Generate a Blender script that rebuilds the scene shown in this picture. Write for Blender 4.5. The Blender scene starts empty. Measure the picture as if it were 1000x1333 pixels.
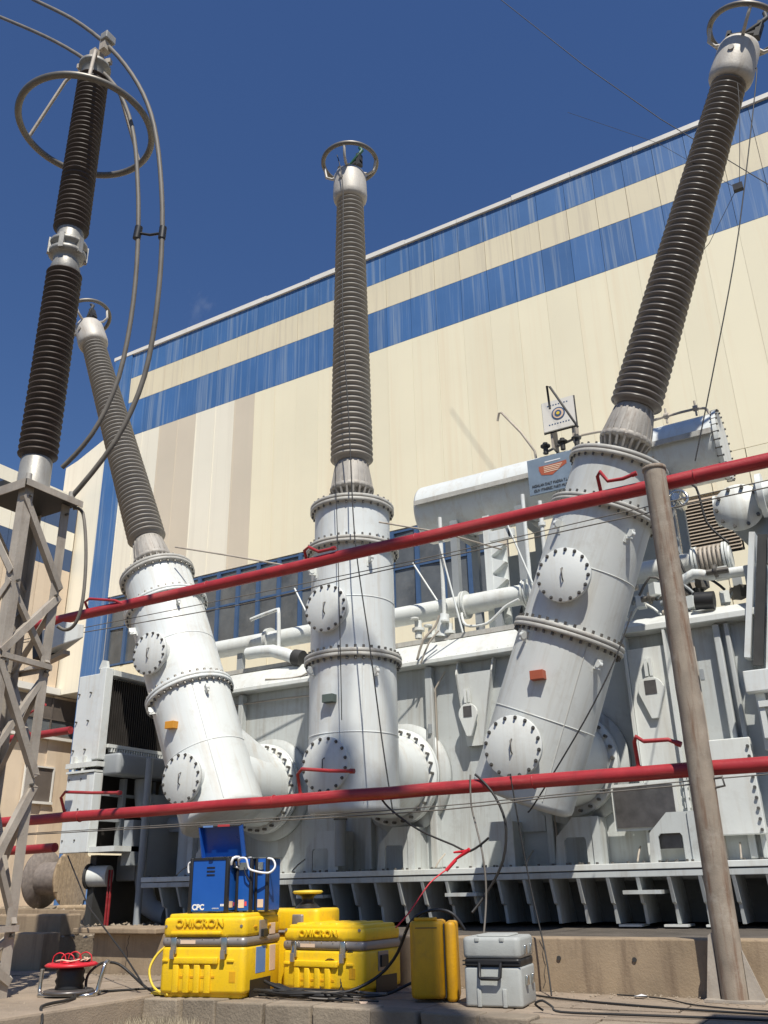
import bpy, math, random
from mathutils import Vector, Matrix
R = random.Random(7)
rad = math.radians
S = bpy.context.scene
COL = S.collection

# ------------------------------------------------------------------ camera
cam = bpy.data.objects.new('camera', bpy.data.cameras.new('camera'))
COL.objects.link(cam)
cam.data.sensor_fit = 'VERTICAL'
cam.data.sensor_height = 36.0
cam.data.lens = 30.954
cam.data.clip_end = 2000
M = Matrix(((0.86127, 0.21311, 0.46129, 0), (0.50775, -0.32521, -0.79776, 0), (-0.01999, 0.92132, -0.3883, 0.85), (0, 0, 0, 1)))
cam.matrix_world = M
S.camera = cam

# ------------------------------------------------------------------ sky and sun
SUN_EL, SUN_AZ = rad(55.3), rad(40.5)          # azimuth from -Y towards +X
w = bpy.data.worlds.new('World'); S.world = w; w.use_nodes = True
nt = w.node_tree
bg = nt.nodes['Background']
sky = nt.nodes.new('ShaderNodeTexSky'); sky.sky_type = 'NISHITA'; sky.sun_disc = False
sky.sun_elevation = SUN_EL
sky.sun_rotation = math.pi - SUN_AZ
sky.altitude = 0; sky.air_density = 1.9; sky.dust_density = 0.05; sky.ozone_density = 5.0
tint = nt.nodes.new('ShaderNodeVectorMath'); tint.operation = 'MULTIPLY'; tint.inputs[1].default_value = (.74, .93, 1.40)   # cleaner, bluer air
nt.links.new(sky.outputs[0], tint.inputs[0]); nt.links.new(tint.outputs[0], bg.inputs[0]); bg.inputs[1].default_value = 0.05
sl = bpy.data.lights.new('sun', 'SUN'); sl.energy = 5.0; sl.angle = rad(0.53); sl.color = (1.0, 0.95, 0.855)
so = bpy.data.objects.new('sun', sl); COL.objects.link(so)
sd = Vector((math.sin(SUN_AZ)*math.cos(SUN_EL), -math.cos(SUN_AZ)*math.cos(SUN_EL), math.sin(SUN_EL)))
so.rotation_euler = sd.to_track_quat('Z', 'Y').to_euler(); so.location = (10, -10, 20)
S.view_settings.view_transform = 'Standard'; S.view_settings.look = 'None'
S.view_settings.exposure = 0.1; S.view_settings.gamma = 1.0
S.view_settings.use_curve_mapping = False

# ------------------------------------------------------------------ materials
def mat(name, col, rough=0.6, metal=0.0, var=0.12, scale=3.0, streak=None, streak_amt=0.0, sscale=(9, 9, .6),
        grime=None, grime_amt=0.0, gscale=2.2, bump=0.0, bscale=40.0, spec=0.5, hue=0.0):
    """colour with broad noise, vertical run-off streaks, blotchy grime and fine relief"""
    m = bpy.data.materials.new(name); m.use_nodes = True
    n = m.node_tree; N = n.nodes; Lk = n.links.new
    b = N['Principled BSDF']
    b.inputs['Roughness'].default_value = rough; b.inputs['Metallic'].default_value = metal
    b.inputs['Specular IOR Level'].default_value = spec
    tc = N.new('ShaderNodeTexCoord'); oi = N.new('ShaderNodeObjectInfo')
    mu = N.new('ShaderNodeVectorMath'); mu.operation = 'SCALE'; mu.inputs['Scale'].default_value = 37.0
    cb = N.new('ShaderNodeCombineXYZ')
    for k in range(3): Lk(oi.outputs['Random'], cb.inputs[k])
    Lk(cb.outputs[0], mu.inputs[0])
    ad = N.new('ShaderNodeVectorMath'); ad.operation = 'ADD'
    Lk(tc.outputs['Object'], ad.inputs[0]); Lk(mu.outputs[0], ad.inputs[1])
    def noise(sc, detail=5, vec=None, ro=0.6):
        t = N.new('ShaderNodeTexNoise'); t.inputs['Scale'].default_value = sc; t.inputs['Detail'].default_value = detail
        t.inputs['Roughness'].default_value = ro
        Lk(vec or ad.outputs[0], t.inputs['Vector']); return t
    t1 = noise(scale)
    mp = N.new('ShaderNodeMapRange'); mp.inputs[1].default_value = .3; mp.inputs[2].default_value = .7
    mp.inputs[3].default_value = 1-var; mp.inputs[4].default_value = 1+var*.6
    Lk(t1.outputs['Fac'], mp.inputs[0])
    sc = N.new('ShaderNodeVectorMath'); sc.operation = 'SCALE'; sc.inputs[0].default_value = col
    Lk(mp.outputs[0], sc.inputs['Scale'])
    cur = sc.outputs[0]
    if hue:
        hs = N.new('ShaderNodeHueSaturation'); mr = N.new('ShaderNodeMapRange')
        mr.inputs[3].default_value = 1-hue; mr.inputs[4].default_value = 1+hue*.5
        Lk(oi.outputs['Random'], mr.inputs[0]); Lk(mr.outputs[0], hs.inputs['Value']); Lk(cur, hs.inputs['Color']); cur = hs.outputs[0]
    def mixin(fac, colr):
        nonlocal cur
        mx = N.new('ShaderNodeMix'); mx.data_type = 'RGBA'
        Lk(fac, mx.inputs[0]); Lk(cur, mx.inputs[6]); mx.inputs[7].default_value = (*colr, 1); cur = mx.outputs[2]
    def ramp(src, lo, hi, amt):
        r = N.new('ShaderNodeMapRange'); r.inputs[1].default_value = lo; r.inputs[2].default_value = hi
        r.inputs[3].default_value = 0; r.inputs[4].default_value = amt; Lk(src, r.inputs[0]); return r.outputs[0]
    if streak:
        vm = N.new('ShaderNodeVectorMath'); vm.operation = 'MULTIPLY'; vm.inputs[1].default_value = sscale
        Lk(ad.outputs[0], vm.inputs[0])
        t2 = noise(1.0, 4, vm.outputs[0], .7)
        mixin(ramp(t2.outputs['Fac'], .5, .72, streak_amt), streak)
    if grime:
        t3 = noise(gscale, 8, None, .72)
        mixin(ramp(t3.outputs['Fac'], .52, .74, grime_amt), grime)
    Lk(cur, b.inputs['Base Color'])
    rr = N.new('ShaderNodeMapRange'); rr.inputs[3].default_value = max(.05, rough-.12); rr.inputs[4].default_value = min(1, rough+.15)
    Lk(t1.outputs['Fac'], rr.inputs[0]); Lk(rr.outputs[0], b.inputs['Roughness'])
    if bump:
        t4 = noise(bscale, 6)
        bp = N.new('ShaderNodeBump'); bp.inputs['Strength'].default_value = bump; bp.inputs['Distance'].default_value = .02
        Lk(t4.outputs['Fac'], bp.inputs['Height']); Lk(bp.outputs[0], b.inputs['Normal'])
    return m

PAINT = mat('transformer_paint', (.68, .70, .67), .42, var=.07, scale=1.3, streak=(.42, .36, .27), streak_amt=.35, sscale=(7, 7, .5), grime=(.36, .33, .28), grime_amt=.28, gscale=3.5, bump=.06, bscale=30)
PAINTW = mat('turret_paint', (.70, .73, .715), .36, var=.05, scale=1.1, streak=(.50, .42, .31), streak_amt=.42, sscale=(8, 8, .5), grime=(.46, .40, .32), grime_amt=.42, gscale=3, bump=.12, bscale=9)
PAINTG = mat('weathered_turret_paint', (.63, .65, .625), .42, var=.07, scale=1.1, streak=(.42, .37, .29), streak_amt=.45, sscale=(7, 7, .45), grime=(.36, .32, .26), grime_amt=.4, gscale=4, bump=.05, bscale=14)
TANKP = mat('tank_paint', (.50, .525, .515), .48, var=.1, scale=1.0, streak=(.29, .25, .20), streak_amt=.6, sscale=(7, 7, .4), grime=(.27, .25, .22), grime_amt=.5, gscale=3.4, bump=.08, bscale=22)
FLG = mat('flange_paint', (.47, .46, .42), .55, var=.15, scale=4, streak=(.26, .21, .16), streak_amt=.4, sscale=(12, 12, 2), grime=(.25, .21, .17), grime_amt=.45, gscale=6, bump=.1)
BOLT = mat('bolt_steel', (.15, .14, .125), .5, metal=.5, var=.3)
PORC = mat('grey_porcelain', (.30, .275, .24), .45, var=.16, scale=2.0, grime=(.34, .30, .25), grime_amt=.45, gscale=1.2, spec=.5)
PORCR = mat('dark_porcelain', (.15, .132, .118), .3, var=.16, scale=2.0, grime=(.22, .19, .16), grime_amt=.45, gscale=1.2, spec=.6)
PORCB = mat('brown_porcelain', (.060, .043, .034), .5, var=.2, scale=2, grime=(.13, .105, .085), grime_amt=.6, gscale=2.5, spec=.4)
ALUG = mat('weathered_casting', (.36, .35, .32), .5, metal=.4, var=.15, scale=4, streak=(.2, .16, .12), streak_amt=.5, sscale=(14, 14, 2), bump=.12)
ALU = mat('cast_aluminium', (.52, .49, .44), .55, metal=.15, var=.1, scale=3, streak=(.33, .27, .2), streak_amt=.5, sscale=(14, 14, 2), bump=.12)
RIBC = mat('ribbed_casting', (.40, .375, .335), .6, metal=.15, var=.2, scale=5, streak=(.17, .12, .09), streak_amt=.6, sscale=(18, 18, 2), bump=.15)
RING = mat('ring_tube', (.20, .185, .16), .45, metal=.4, var=.2)
RED = mat('red_pipe_paint', (.38, .028, .034), .42, var=.2, scale=3, streak=(.50, .13, .11), streak_amt=.5, sscale=(1.2, 14, 14), grime=(.17, .03, .03), grime_amt=.6, gscale=5, bump=.12, hue=.1)
POST = mat('weathered_post', (.30, .25, .195), .75, var=.25, scale=5, streak=(.15, .075, .04), streak_amt=.95, sscale=(16, 16, 1.3), grime=(.42, .38, .32), grime_amt=.7, gscale=6, bump=.18, bscale=80)
GALV = mat('galvanised_steel', (.45, .40, .335), .6, metal=.15, var=.2, scale=3, streak=(.22, .15, .10), streak_amt=.4, sscale=(10, 10, 1), grime=(.2, .15, .11), grime_amt=.35, gscale=4, bump=.15)
DARK = mat('dark_steel', (.045, .044, .042), .6, var=.3)
BLK = mat('black_plastic', (.018, .018, .019), .45, var=.2)
RUB = mat('black_cable', (.022, .021, .02), .55, var=.2)
GCAB = mat('grey_conductor', (.16, .145, .125), .6, var=.25, scale=6)
YEL = mat('yellow_plastic', (.88, .56, .01), .42, var=.05, scale=4, streak=(.62, .42, .08), streak_amt=.35, sscale=(30, 30, 3), grime=(.48, .29, .05), grime_amt=.55, gscale=9, bump=.2, bscale=120)
YELD = mat('worn_yellow_plastic', (.70, .36, .008), .5, var=.12, scale=4, streak=(.3, .15, .03), streak_amt=.5, sscale=(16, 16, 1.5), grime=(.38, .2, .03), grime_amt=.55, gscale=5, bump=.2, bscale=90)
YCAB = mat('yellow_cable', (.75, .55, .05), .5, var=.1)
BAND = mat('grey_band', (.30, .27, .25), .4, metal=.4, var=.12, scale=8)
GCASE = mat('grey_plastic', (.40, .415, .395), .5, var=.08, scale=5, grime=(.22, .21, .19), grime_amt=.4, gscale=7, bump=.2, bscale=140)
BLUE = mat('device_blue', (.012, .095, .40), .38, var=.06, scale=5)
BLUEL = mat('device_lid_blue', (.008, .06, .24), .3, var=.1, scale=9)
WHT = mat('white_print', (.8, .8, .8), .5, var=.02)
CHROME = mat('chrome', (.6, .6, .58), .2, metal=.95, var=.1)
PLATE = mat('name_plate', (.16, .15, .145), .35, metal=.6, var=.25, scale=8, grime=(.3, .28, .26), grime_amt=.4)
CONC = mat('plinth_concrete', (.33, .25, .165), .9, var=.25, scale=2.5, streak=(.15, .105, .07), streak_amt=.75, sscale=(6, 6, .8), grime=(.17, .125, .085), grime_amt=.6, gscale=5, bump=.22, bscale=60)
PAVE = mat('paving', (.31, .245, .18), .92, var=.2, scale=2.5, grime=(.15, .12, .09), grime_amt=.7, gscale=4, bump=.35, bscale=60, hue=.1)
KERB = mat('kerb_stone', (.30, .245, .18), .92, var=.2, scale=4, grime=(.16, .12, .085), grime_amt=.6, gscale=6, bump=.4, bscale=45, hue=.2)
DIRT = mat('dirt', (.23, .18, .125), .95, var=.3, scale=1.2, grime=(.16, .14, .09), grime_amt=.6, gscale=3, bump=.8, bscale=18)
DSLAB = mat('dark_slab', (.10, .085, .07), .8, var=.35, scale=2, bump=.4, bscale=20)  # dark brown slab colour, mottled at random
CREAM = mat('cream_cladding', (.87, .80, .59), .6, var=.03, scale=.3, streak=(.80, .66, .45), streak_amt=.5, sscale=(2.2, 2.2, .05), hue=.03)
CREAMW = mat('pale_cladding', (.85, .80, .66), .6, var=.03, scale=.3, streak=(.68, .62, .50), streak_amt=.5, sscale=(3, 3, .05), hue=.03)
BEIGE = mat('beige_cladding', (.66, .58, .455), .6, var=.04, scale=.4, streak=(.63, .56, .44), streak_amt=.4, sscale=(3, 3, .06), hue=.04)
CRMB = mat('stained_cream_band', (.76, .68, .49), .6, var=.04, scale=.3, streak=(.50, .43, .34), streak_amt=.55, sscale=(5, 5, .12), hue=.03)
BLUEC = mat('blue_cladding', (.055, .155, .37), .55, var=.1, scale=.4, streak=(.30, .37, .45), streak_amt=.7, sscale=(5.5, 5.5, .10), hue=.08)
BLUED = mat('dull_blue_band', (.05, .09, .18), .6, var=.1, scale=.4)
TRIM = mat('roof_trim', (.78, .75, .68), .5, var=.08, scale=1)
SALM = mat('salmon_render', (.70, .57, .42), .85, var=.08, scale=.5, streak=(.42, .3, .2), streak_amt=.4, sscale=(1.2, 1.2, .1), grime=(.5, .36, .25), grime_amt=.3, gscale=.8)
GLASS = mat('window_glass', (.13, .14, .145), .16, var=.4, scale=.7, grime=(.24, .235, .22), grime_amt=.6, gscale=.6)
BLIND = mat('window_blind', (.14, .115, .095), .7, var=.3, scale=1.0)
BFRAME = mat('blue_frame', (.055, .11, .22), .5, var=.1)
LOUV = mat('louvre', (.42, .34, .25), .6, var=.12, scale=1)
WOOD = mat('drum_wood', (.36, .27, .17), .85, var=.3, scale=8, grime=(.15, .1, .06), grime_amt=.6, gscale=14, bump=.4)
WOODG = mat('grey_wood', (.20, .17, .15), .9, var=.3, scale=8, bump=.4)
CORE = mat('radiator_core', (.028, .024, .021), .7, var=.3, scale=4)
SHADP = mat('duct_paint', (.30, .32, .33), .5, var=.1)
REDP = mat('reel_red', (.62, .02, .035), .4, var=.1)
SIGN = mat('sign_face', (.21, .27, .34), .4, var=.15, scale=5)
ORNG = mat('orange_label', (.68, .30, .03), .5, var=.1)
BRICK = mat('rust_label', (.40, .095, .045), .6, var=.15)
GRNL = mat('green_grey_label', (.10, .13, .115), .6, var=.15)
SILG = mat('leaf_green', (.02, .10, .05), .5, var=.2)
DGRASS = mat('dry_grass', (.42, .36, .25), .9, var=.3, scale=20)
GGRASS = mat('green_grass', (.09, .11, .035), .9, var=.3, scale=20)
TWIG = mat('twig', (.16, .11, .08), .9, var=.3)
LABB = mat('blue_sticker', (.13, .27, .58), .5, var=.1)
LABP = mat('pale_sticker', (.78, .58, .42), .5, var=.05)
PINK = mat('red_strip', (.75, .08, .09), .4, var=.05)
LBLUE = mat('light_blue_strip', (.2, .38, .75), .4, var=.05)

# ------------------------------------------------------------------ mesh builder
class MB:
    def __init__(s): s.v = []; s.f = []; s.s = []
    def add(s, v, f, sm=False):
        o = len(s.v); s.v += [tuple(p) for p in v]; s.f += [[i+o for i in q] for q in f]; s.s += [sm]*len(f); return s
    def box(s, x0, x1, y0, y1, z0, z1, M=None):
        v = [Vector(p) for p in ((x0,y0,z0),(x1,y0,z0),(x1,y1,z0),(x0,y1,z0),(x0,y0,z1),(x1,y0,z1),(x1,y1,z1),(x0,y1,z1))]
        if M: v = [M @ p for p in v]
        return s.add(v, [(0,3,2,1),(4,5,6,7),(0,1,5,4),(1,2,6,5),(2,3,7,6),(3,0,4,7)])
    def rbox(s, x0, x1, y0, y1, z0, z1, r=.03, k=3, M=None):
        """box with rounded vertical edges and chamfered top and bottom rims"""
        c = []
        for (cx, cy, a0) in ((x1-r, y1-r, 0), (x0+r, y1-r, 90), (x0+r, y0+r, 180), (x1-r, y0+r, 270)):
            for i in range(k+1):
                a = rad(a0+90*i/k); c.append((cx, cy, math.cos(a), math.sin(a)))
        n = len(c); v = []; q = r*.6
        for (z, rr) in ((z0, r-q*.7), (z0+q*.3, r-q*.2), (z0+q, r), (z1-q, r), (z1-q*.3, r-q*.2), (z1, r-q*.7)):
            for (cx, cy, ca, sa) in c: v.append(Vector((cx+ca*rr, cy+sa*rr, z)))
        if M: v = [M @ p for p in v]
        f = [tuple(reversed(range(n))), tuple(range(5*n, 6*n))]
        for l in range(5):
            for i in range(n): f.append((l*n+i, l*n+(i+1) % n, (l+1)*n+(i+1) % n, (l+1)*n+i))
        o = len(s.f); s.add(v, f, True); s.s[o] = s.s[o+1] = False; return s
    def prism(s, pts, axis, d0, d1, M=None):
        """outline in the plane across `axis`, run from d0 to d1"""
        def P(a, b, d): return {'y': (a, d, b), 'x': (d, a, b), 'z': (a, b, d)}[axis]
        n = len(pts); v = [Vector(P(a, b, d0)) for a, b in pts]+[Vector(P(a, b, d1)) for a, b in pts]
        if M: v = [M @ p for p in v]
        f = [tuple(range(n)), tuple(reversed(range(n, 2*n)))]+[(i, n+i, n+(i+1) % n, (i+1) % n) for i in range(n)]
        return s.add(v, f)
    def cyl(s, p0, p1, r0, r1=None, seg=16, sm=True, cap=True):
        p0, p1 = Vector(p0), Vector(p1); r1 = r0 if r1 is None else r1
        d = (p1-p0).normalized(); a = d.orthogonal().normalized(); b = d.cross(a)
        v = []
        for p, r in ((p0, r0), (p1, r1)):
            for i in range(seg):
                t = 2*math.pi*i/seg; v.append(p+(a*math.cos(t)+b*math.sin(t))*r)
        s.add(v, [(i, (i+1) % seg, seg+(i+1) % seg, seg+i) for i in range(seg)], sm)
        if cap: s.add(v, [tuple(reversed(range(seg))), tuple(range(seg, 2*seg))])
        return s
    def tube(s, pts, r, seg=8, smooth=0, closed=False):
        P = [Vector(p) for p in pts]
        for _ in range(smooth):          # Chaikin-like interpolation (Catmull-Rom midpoints)
            Q = []
            for i in range(len(P)-1):
                a = P[max(i-1, 0)]; b = P[i]; c = P[i+1]; d = P[min(i+2, len(P)-1)]
                Q += [b, (b+c)*.5625-(a+d)*.0625]
            P = Q+[P[-1]]
        v = []; n = len(P); up = None
        for i, p in enumerate(P):
            t = (P[(i+1) % n if closed else min(i+1, n-1)]-P[(i-1) % n if closed else max(i-1, 0)]).normalized()
            if up is None: up = t.orthogonal().normalized()
            up = (up-t*up.dot(t)).normalized(); b = t.cross(up)
            for k in range(seg):
                a = 2*math.pi*k/seg; v.append(p+(up*math.cos(a)+b*math.sin(a))*r)
        f = []
        for i in range(n if closed else n-1):
            j = (i+1) % n
            for k in range(seg): f.append((i*seg+k, i*seg+(k+1) % seg, j*seg+(k+1) % seg, j*seg+k))
        s.add(v, f, True)
        if not closed: s.add(v, [tuple(reversed(range(seg))), tuple(range((n-1)*seg, n*seg))])
        return s
    def torus(s, c, Rr, r, M=None, n=48, seg=10):
        pts = [Vector((math.cos(2*math.pi*i/n)*Rr, math.sin(2*math.pi*i/n)*Rr, 0)) for i in range(n)]
        if M: pts = [M @ p for p in pts]
        return s.tube([p+Vector(c) for p in pts], r, seg, closed=True)
    def lathe(s, prof, seg=32, M=None, sm=True, cap=True):
        v = []
        for r, z in prof:
            for i in range(seg):
                t = 2*math.pi*i/seg; v.append(Vector((r*math.cos(t), r*math.sin(t), z)))
        if M: v = [M @ p for p in v]
        n = len(prof)
        s.add(v, [(l*seg+i, l*seg+(i+1) % seg, (l+1)*seg+(i+1) % seg, (l+1)*seg+i) for l in range(n-1) for i in range(seg)], sm)
        if cap: s.add(v, [tuple(reversed(range(seg))), tuple(range((n-1)*seg, n*seg))])
        return s
    def mesh(s, name, m):
        me = bpy.data.meshes.new(name); me.from_pydata(s.v, [], s.f); me.materials.append(m)
        me.polygons.foreach_set('use_smooth', s.s); me.update(); return me
    def build(s, name, m, parent=None, kind=None, label=None, bevel=0, off=None):
        """off: subtract this world point (the thing's base) so that the part sits under its thing"""
        if off is not None: s.v = [(a-off[0], b-off[1], c-off[2]) for a, b, c in s.v]
        o = bpy.data.objects.new(name, s.mesh(name, m)); COL.objects.link(o)
        if parent is not None: o.parent = parent
        if kind: o['kind'] = kind
        if label: o['label'] = label
        if bevel:
            b = o.modifiers.new('bevel', 'BEVEL'); b.width = bevel; b.segments = 2; b.limit_method = 'ANGLE'; b.angle_limit = rad(40)
            b.harden_normals = False
        return o
def thing(name, label, cat, loc=(0, 0, 0), rz=0, group=None, M=None):
    o = bpy.data.objects.new(name, None); o.empty_display_size = .1; COL.objects.link(o)
    o.location = loc; o.rotation_euler = (0, 0, rz)
    o['label'] = label; o['category'] = cat
    if group: o['group'] = group
    return o
def tag(o, label, cat, group=None):
    o['label'] = label; o['category'] = cat
    if group: o['group'] = group
    return o
def dup(o, name=None, parent=None):
    c = o.copy(); COL.objects.link(c)
    if parent is not None: c.parent = parent
    return c
def text(name, body, size, m, parent, Mx, depth=.002, sx=1.0, bold=0.0):
    c = bpy.data.curves.new('tmp', 'FONT'); c.body = body; c.size = size; c.extrude = depth; c.align_x = 'CENTER'; c.align_y = 'CENTER'
    c.offset = bold; c.resolution_u = 3
    t = bpy.data.objects.new('tmp', c); COL.objects.link(t); bpy.context.view_layer.update()
    me = bpy.data.meshes.new_from_object(t.evaluated_get(bpy.context.evaluated_depsgraph_get()))
    bpy.data.objects.remove(t); me.materials.clear(); me.materials.append(m)
    me.transform(Mx @ Matrix.Diagonal((sx, 1, 1, 1)))
    o = bpy.data.objects.new(name, me); COL.objects.link(o); o.parent = parent; return o
T = Matrix.Translation
def Rm(a, ax): return Matrix.Rotation(rad(a), 4, ax)
FRONT = Rm(90, 'X')       # text plane turned to face -Y

# ================================================================== SETTING
def sheet(name, x0, x1, y0, y1, z, m, n=1):
    b = MB(); b.add([(x0,y0,z),(x1,y0,z),(x1,y1,z),(x0,y1,z)], [(0,1,2,3)]); return b.build(name, m, kind='structure')
GRAV = mat('gravel', (.13, .11, .085), .95, var=.35, scale=3, bump=.6, bscale=30)
sheet('ground', -600, 600, -60, 900, -.35, GRAV)
yard = MB().box(-90, 40, 16.2, 60, -.3, .30)
yard.box(-90, -12.9, 10.0, 16.196, -.3, .30).box(-90, -9.9, 8.1, 9.996, -.3, .30)
yard.build('yard_ground', DIRT, kind='structure')

# pavement: paving slabs on a bed, kerb stones along its front edge
pav = MB().box(-12.5, 4, 6.42, 7.742, -.34, -.03).build('pavement', CONC, kind='structure')
def stone(x0, x1, y0, y1, z0, z1, j):
    b = MB(); dx = [R.uniform(-j, j) for _ in range(8)]; dz = [R.uniform(-j, j)*.6 for _ in range(4)]
    b.add([(x0+dx[0],y0+dx[4],z0),(x1+dx[1],y0+dx[5],z0),(x1,y1,z0),(x0,y1,z0),
           (x0+dx[2],y0+dx[6],z1+dz[0]),(x1+dx[3],y0+dx[7],z1+dz[1]),(x1,y1,z1+dz[2]),(x0,y1,z1+dz[3])],
          [(0,3,2,1),(4,5,6,7),(0,1,5,4),(1,2,6,5),(2,3,7,6),(3,0,4,7)])
    return b
x = -6.03
while x < 3.2:
    L = R.uniform(.33, .55)
    stone(x+.008, x+L-.008, 6.22+R.uniform(-.02, .03), 6.43, -.30, .005+R.uniform(-.012, .008), .015).build('kerb_stone', KERB, pav, bevel=.012)
    x += L
yy = [6.44, 6.87, 7.31, 7.735]
for j in range(3):
    x = -12.4+R.uniform(0, .4)
    while x < 3.6:
        L = R.uniform(.6, .85)
        stone(x+.006, x+L-.006, yy[j]+.006, yy[j+1]-.006, -.03, R.uniform(-.006, .006), .004).build('paving_slab', PAVE, pav, bevel=.006)
        x += L
fs = MB(); fs.box(-13, -6.05, 1.0, 6.43, -.34, .012).build('concrete_apron', PAVE, kind='structure', bevel=.02)

# plinth wall of the transformer bay
plw = MB(); plw.box(-8.35, 4, 7.75, 8.0, -.3, .40)
pw = plw.build('concrete_wall', CONC, bevel=.012); tag(pw, 'long low concrete plinth wall stained brown under the transformer, behind the cases', 'wall')
o = MB().box(-13.5, -9.17, 7.75, 8.0, -.3, .39).build('concrete_wall', CONC, bevel=.012)
tag(o, 'short concrete wall end left of the dark gap, behind the lattice tower', 'wall')
MB().box(-8.55, -7.3, 7.62, 8.25, .402, .455).build('coping_slab', CONC, pw, bevel=.01, label='pale slab lying on top of the wall')
MB().box(-8.3, 6, 8.3, 16.19, -.3, .288).box(-12.89, -8.301, 10.01, 16.19, -.3, .287).build('bay_floor', DSLAB, kind='structure')
MB().box(-8.4, 4, 8.001, 8.299, -.3, .10).build('bay_gutter', DSLAB, kind='structure')
b = MB().box(-11.3, -9.9, 8.6, 8.95, .302, .56).build('concrete_beam', CONC, bevel=.02)
tag(b, 'loose concrete beam lying behind the wall left of the transformer', 'beam')

# ---------------- big hall, blue and cream cladding
hall = thing('power_hall', 'huge cream clad hall with two blue stripes under its roofline', 'building', (-12, 26.2, 0))
HO = (-12, 26.2, 0)
D = 26.2
cols = []
xx = -29.35
while xx < 7: cols.append((xx, xx+1.12)); xx += 1.12
bands = [('blue', 24.0, 25.36, BLUEC), ('mid', 22.6, 24.0, CRMB), ('blue', 20.7, 22.6, BLUEC), ('low', 12.75, 20.7, CREAM)]
cache = {}
def panel(x0, x1, z0, z1, m, mname, seam=.012, proud=0):
    key = (round(x1-x0, 3), z0, z1, mname)
    if key not in cache:
        h = (x1-x0)/2-seam
        q = MB().box(-h, h, -.05, .05, z0+.008, z1-.008)
        if mname in ('beige', 'pale'): q.box(-h, -h+.04, -.062, -.05, z0+.008, z1-.008)
        elif seam > .005: q.box(-h, -h+.03, -.055, -.05, z0+.008, z1-.008)
        cache[key] = q.mesh('cladding_panel', m)
    o = bpy.data.objects.new('cladding_panel', cache[key]); COL.objects.link(o); o.parent = hall
    o.location = ((x0+x1)/2-HO[0], D-HO[1]+proud, 0); return o
for i, (a, b_) in enumerate(cols):
    c = (a+b_)/2
    for nm, z0, z1, m in bands:
        mm, mn = m, nm+m.name
        if nm == 'low':
            if -27.2 < c < -24.9 or -22.9 < c < -21.6: mm, mn = BEIGE, 'beige'
            elif c < -21: mm, mn = CREAMW, 'pale'
        panel(a, b_, z0, z1, mm, mn, seam=.003 if nm in ('low', 'mid') and c > -21 else .008, proud=R.uniform(-.003, .003))
    if c > -10.7:
        if not (-5.2 < c < -1.2): panel(a, b_, 0.3, 12.75, CREAM, 'base', proud=R.uniform(-.006, .006))
        else:
            panel(a, b_, 0.3, 9.6, CREAM, 'baseb'); panel(a, b_, 11.55, 12.75, CREAM, 'baset')
    else: panel(a, b_, .3, 9.55, CREAM, 'undr', proud=R.uniform(-.006, .006))
MB().box(-30.5, 7, D+.06, 60, 0.3, 25.5).build('wall', BEIGE, hall, off=HO)
MB().box(-30.5, -29.36, D-.12, D+.05, .3, 25.35).build('corner_pilaster', BLUEC, hall, off=HO)
cop = MB()
x = -30.6
while x < 7:
    cop = MB(); dz = R.uniform(-.03, .03); cop.box(x, x+2.38, D-.14, D+.4, 25.37, 25.58+dz); cop.build('roof_flashing', TRIM, hall, off=HO); x += 2.4
# ribbon window: frame, mullions, panes
nwin = 18; wx0, wx1, wz0, wz1 = -29.1, -10.75, 9.6, 12.7
dw = (wx1-wx0)/nwin
for i in range(nwin):
    a = wx0+i*dw
    f = MB(); f.box(a-.06, a+.10, D-.10, D+.05, wz0, wz1); f.box(a+.1, a+dw-.06, D-.05, D+.05, 11.2, 11.28)
    f.box(a+.1, a+dw-.06, D-.05, D+.05, wz0, wz0+.08); f.box(a+.1, a+dw-.06, D-.05, D+.05, wz1-.08, wz1)
    fo = f.build('window', BFRAME, hall, off=HO)
    for z0, z1 in ((wz0+.08, 11.2), (11.28, wz1-.08)):
        t = R.uniform(-.02, .02)
        MB().add([(a+.1, D+t*.5, z0), (a+dw-.06, D-t*.5, z0), (a+dw-.06, D-t, z1), (a+.1, D+t, z1)], [(0,1,2,3)]).build('pane', GLASS, fo, off=HO)
# louvre panel
lo = MB().box(-5.25, -3.0, D+.02, D+.05, 9.62, 11.5).build('louvre', DARK, hall, off=HO)
for k in range(17):
    z = 9.68+k*.107
    MB().add([(-5.2, D-.09, z), (-3.05, D-.09, z), (-3.05, D+.0, z+.085), (-5.2, D+.0, z+.085), (-5.2, D-.09, z-.015), (-3.05, D-.09, z-.015)],
             [(0,1,2,3), (4,5,1,0)]).build('slat', LOUV, lo, off=HO)
MB().box(-3.0, -2.35, D-.04, D+.05, .3, 11.54).build('cladding_panel', CREAM, hall, off=HO)
MB().box(-2.34, -1.5, D-.06, D+.05, .3, 11.54).build('cladding_panel', BLUEC, hall, off=HO, label='blue panel at the right edge')
MB().box(-5.75, -5.26, D-.04, D+.05, 9.6, 11.54).build('cladding_panel', CREAM, hall, off=HO)
MB().box(-1.49, -.9, D-.04, D+.05, 9.6, 11.54).build('cladding_panel', CREAM, hall, off=HO)

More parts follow.
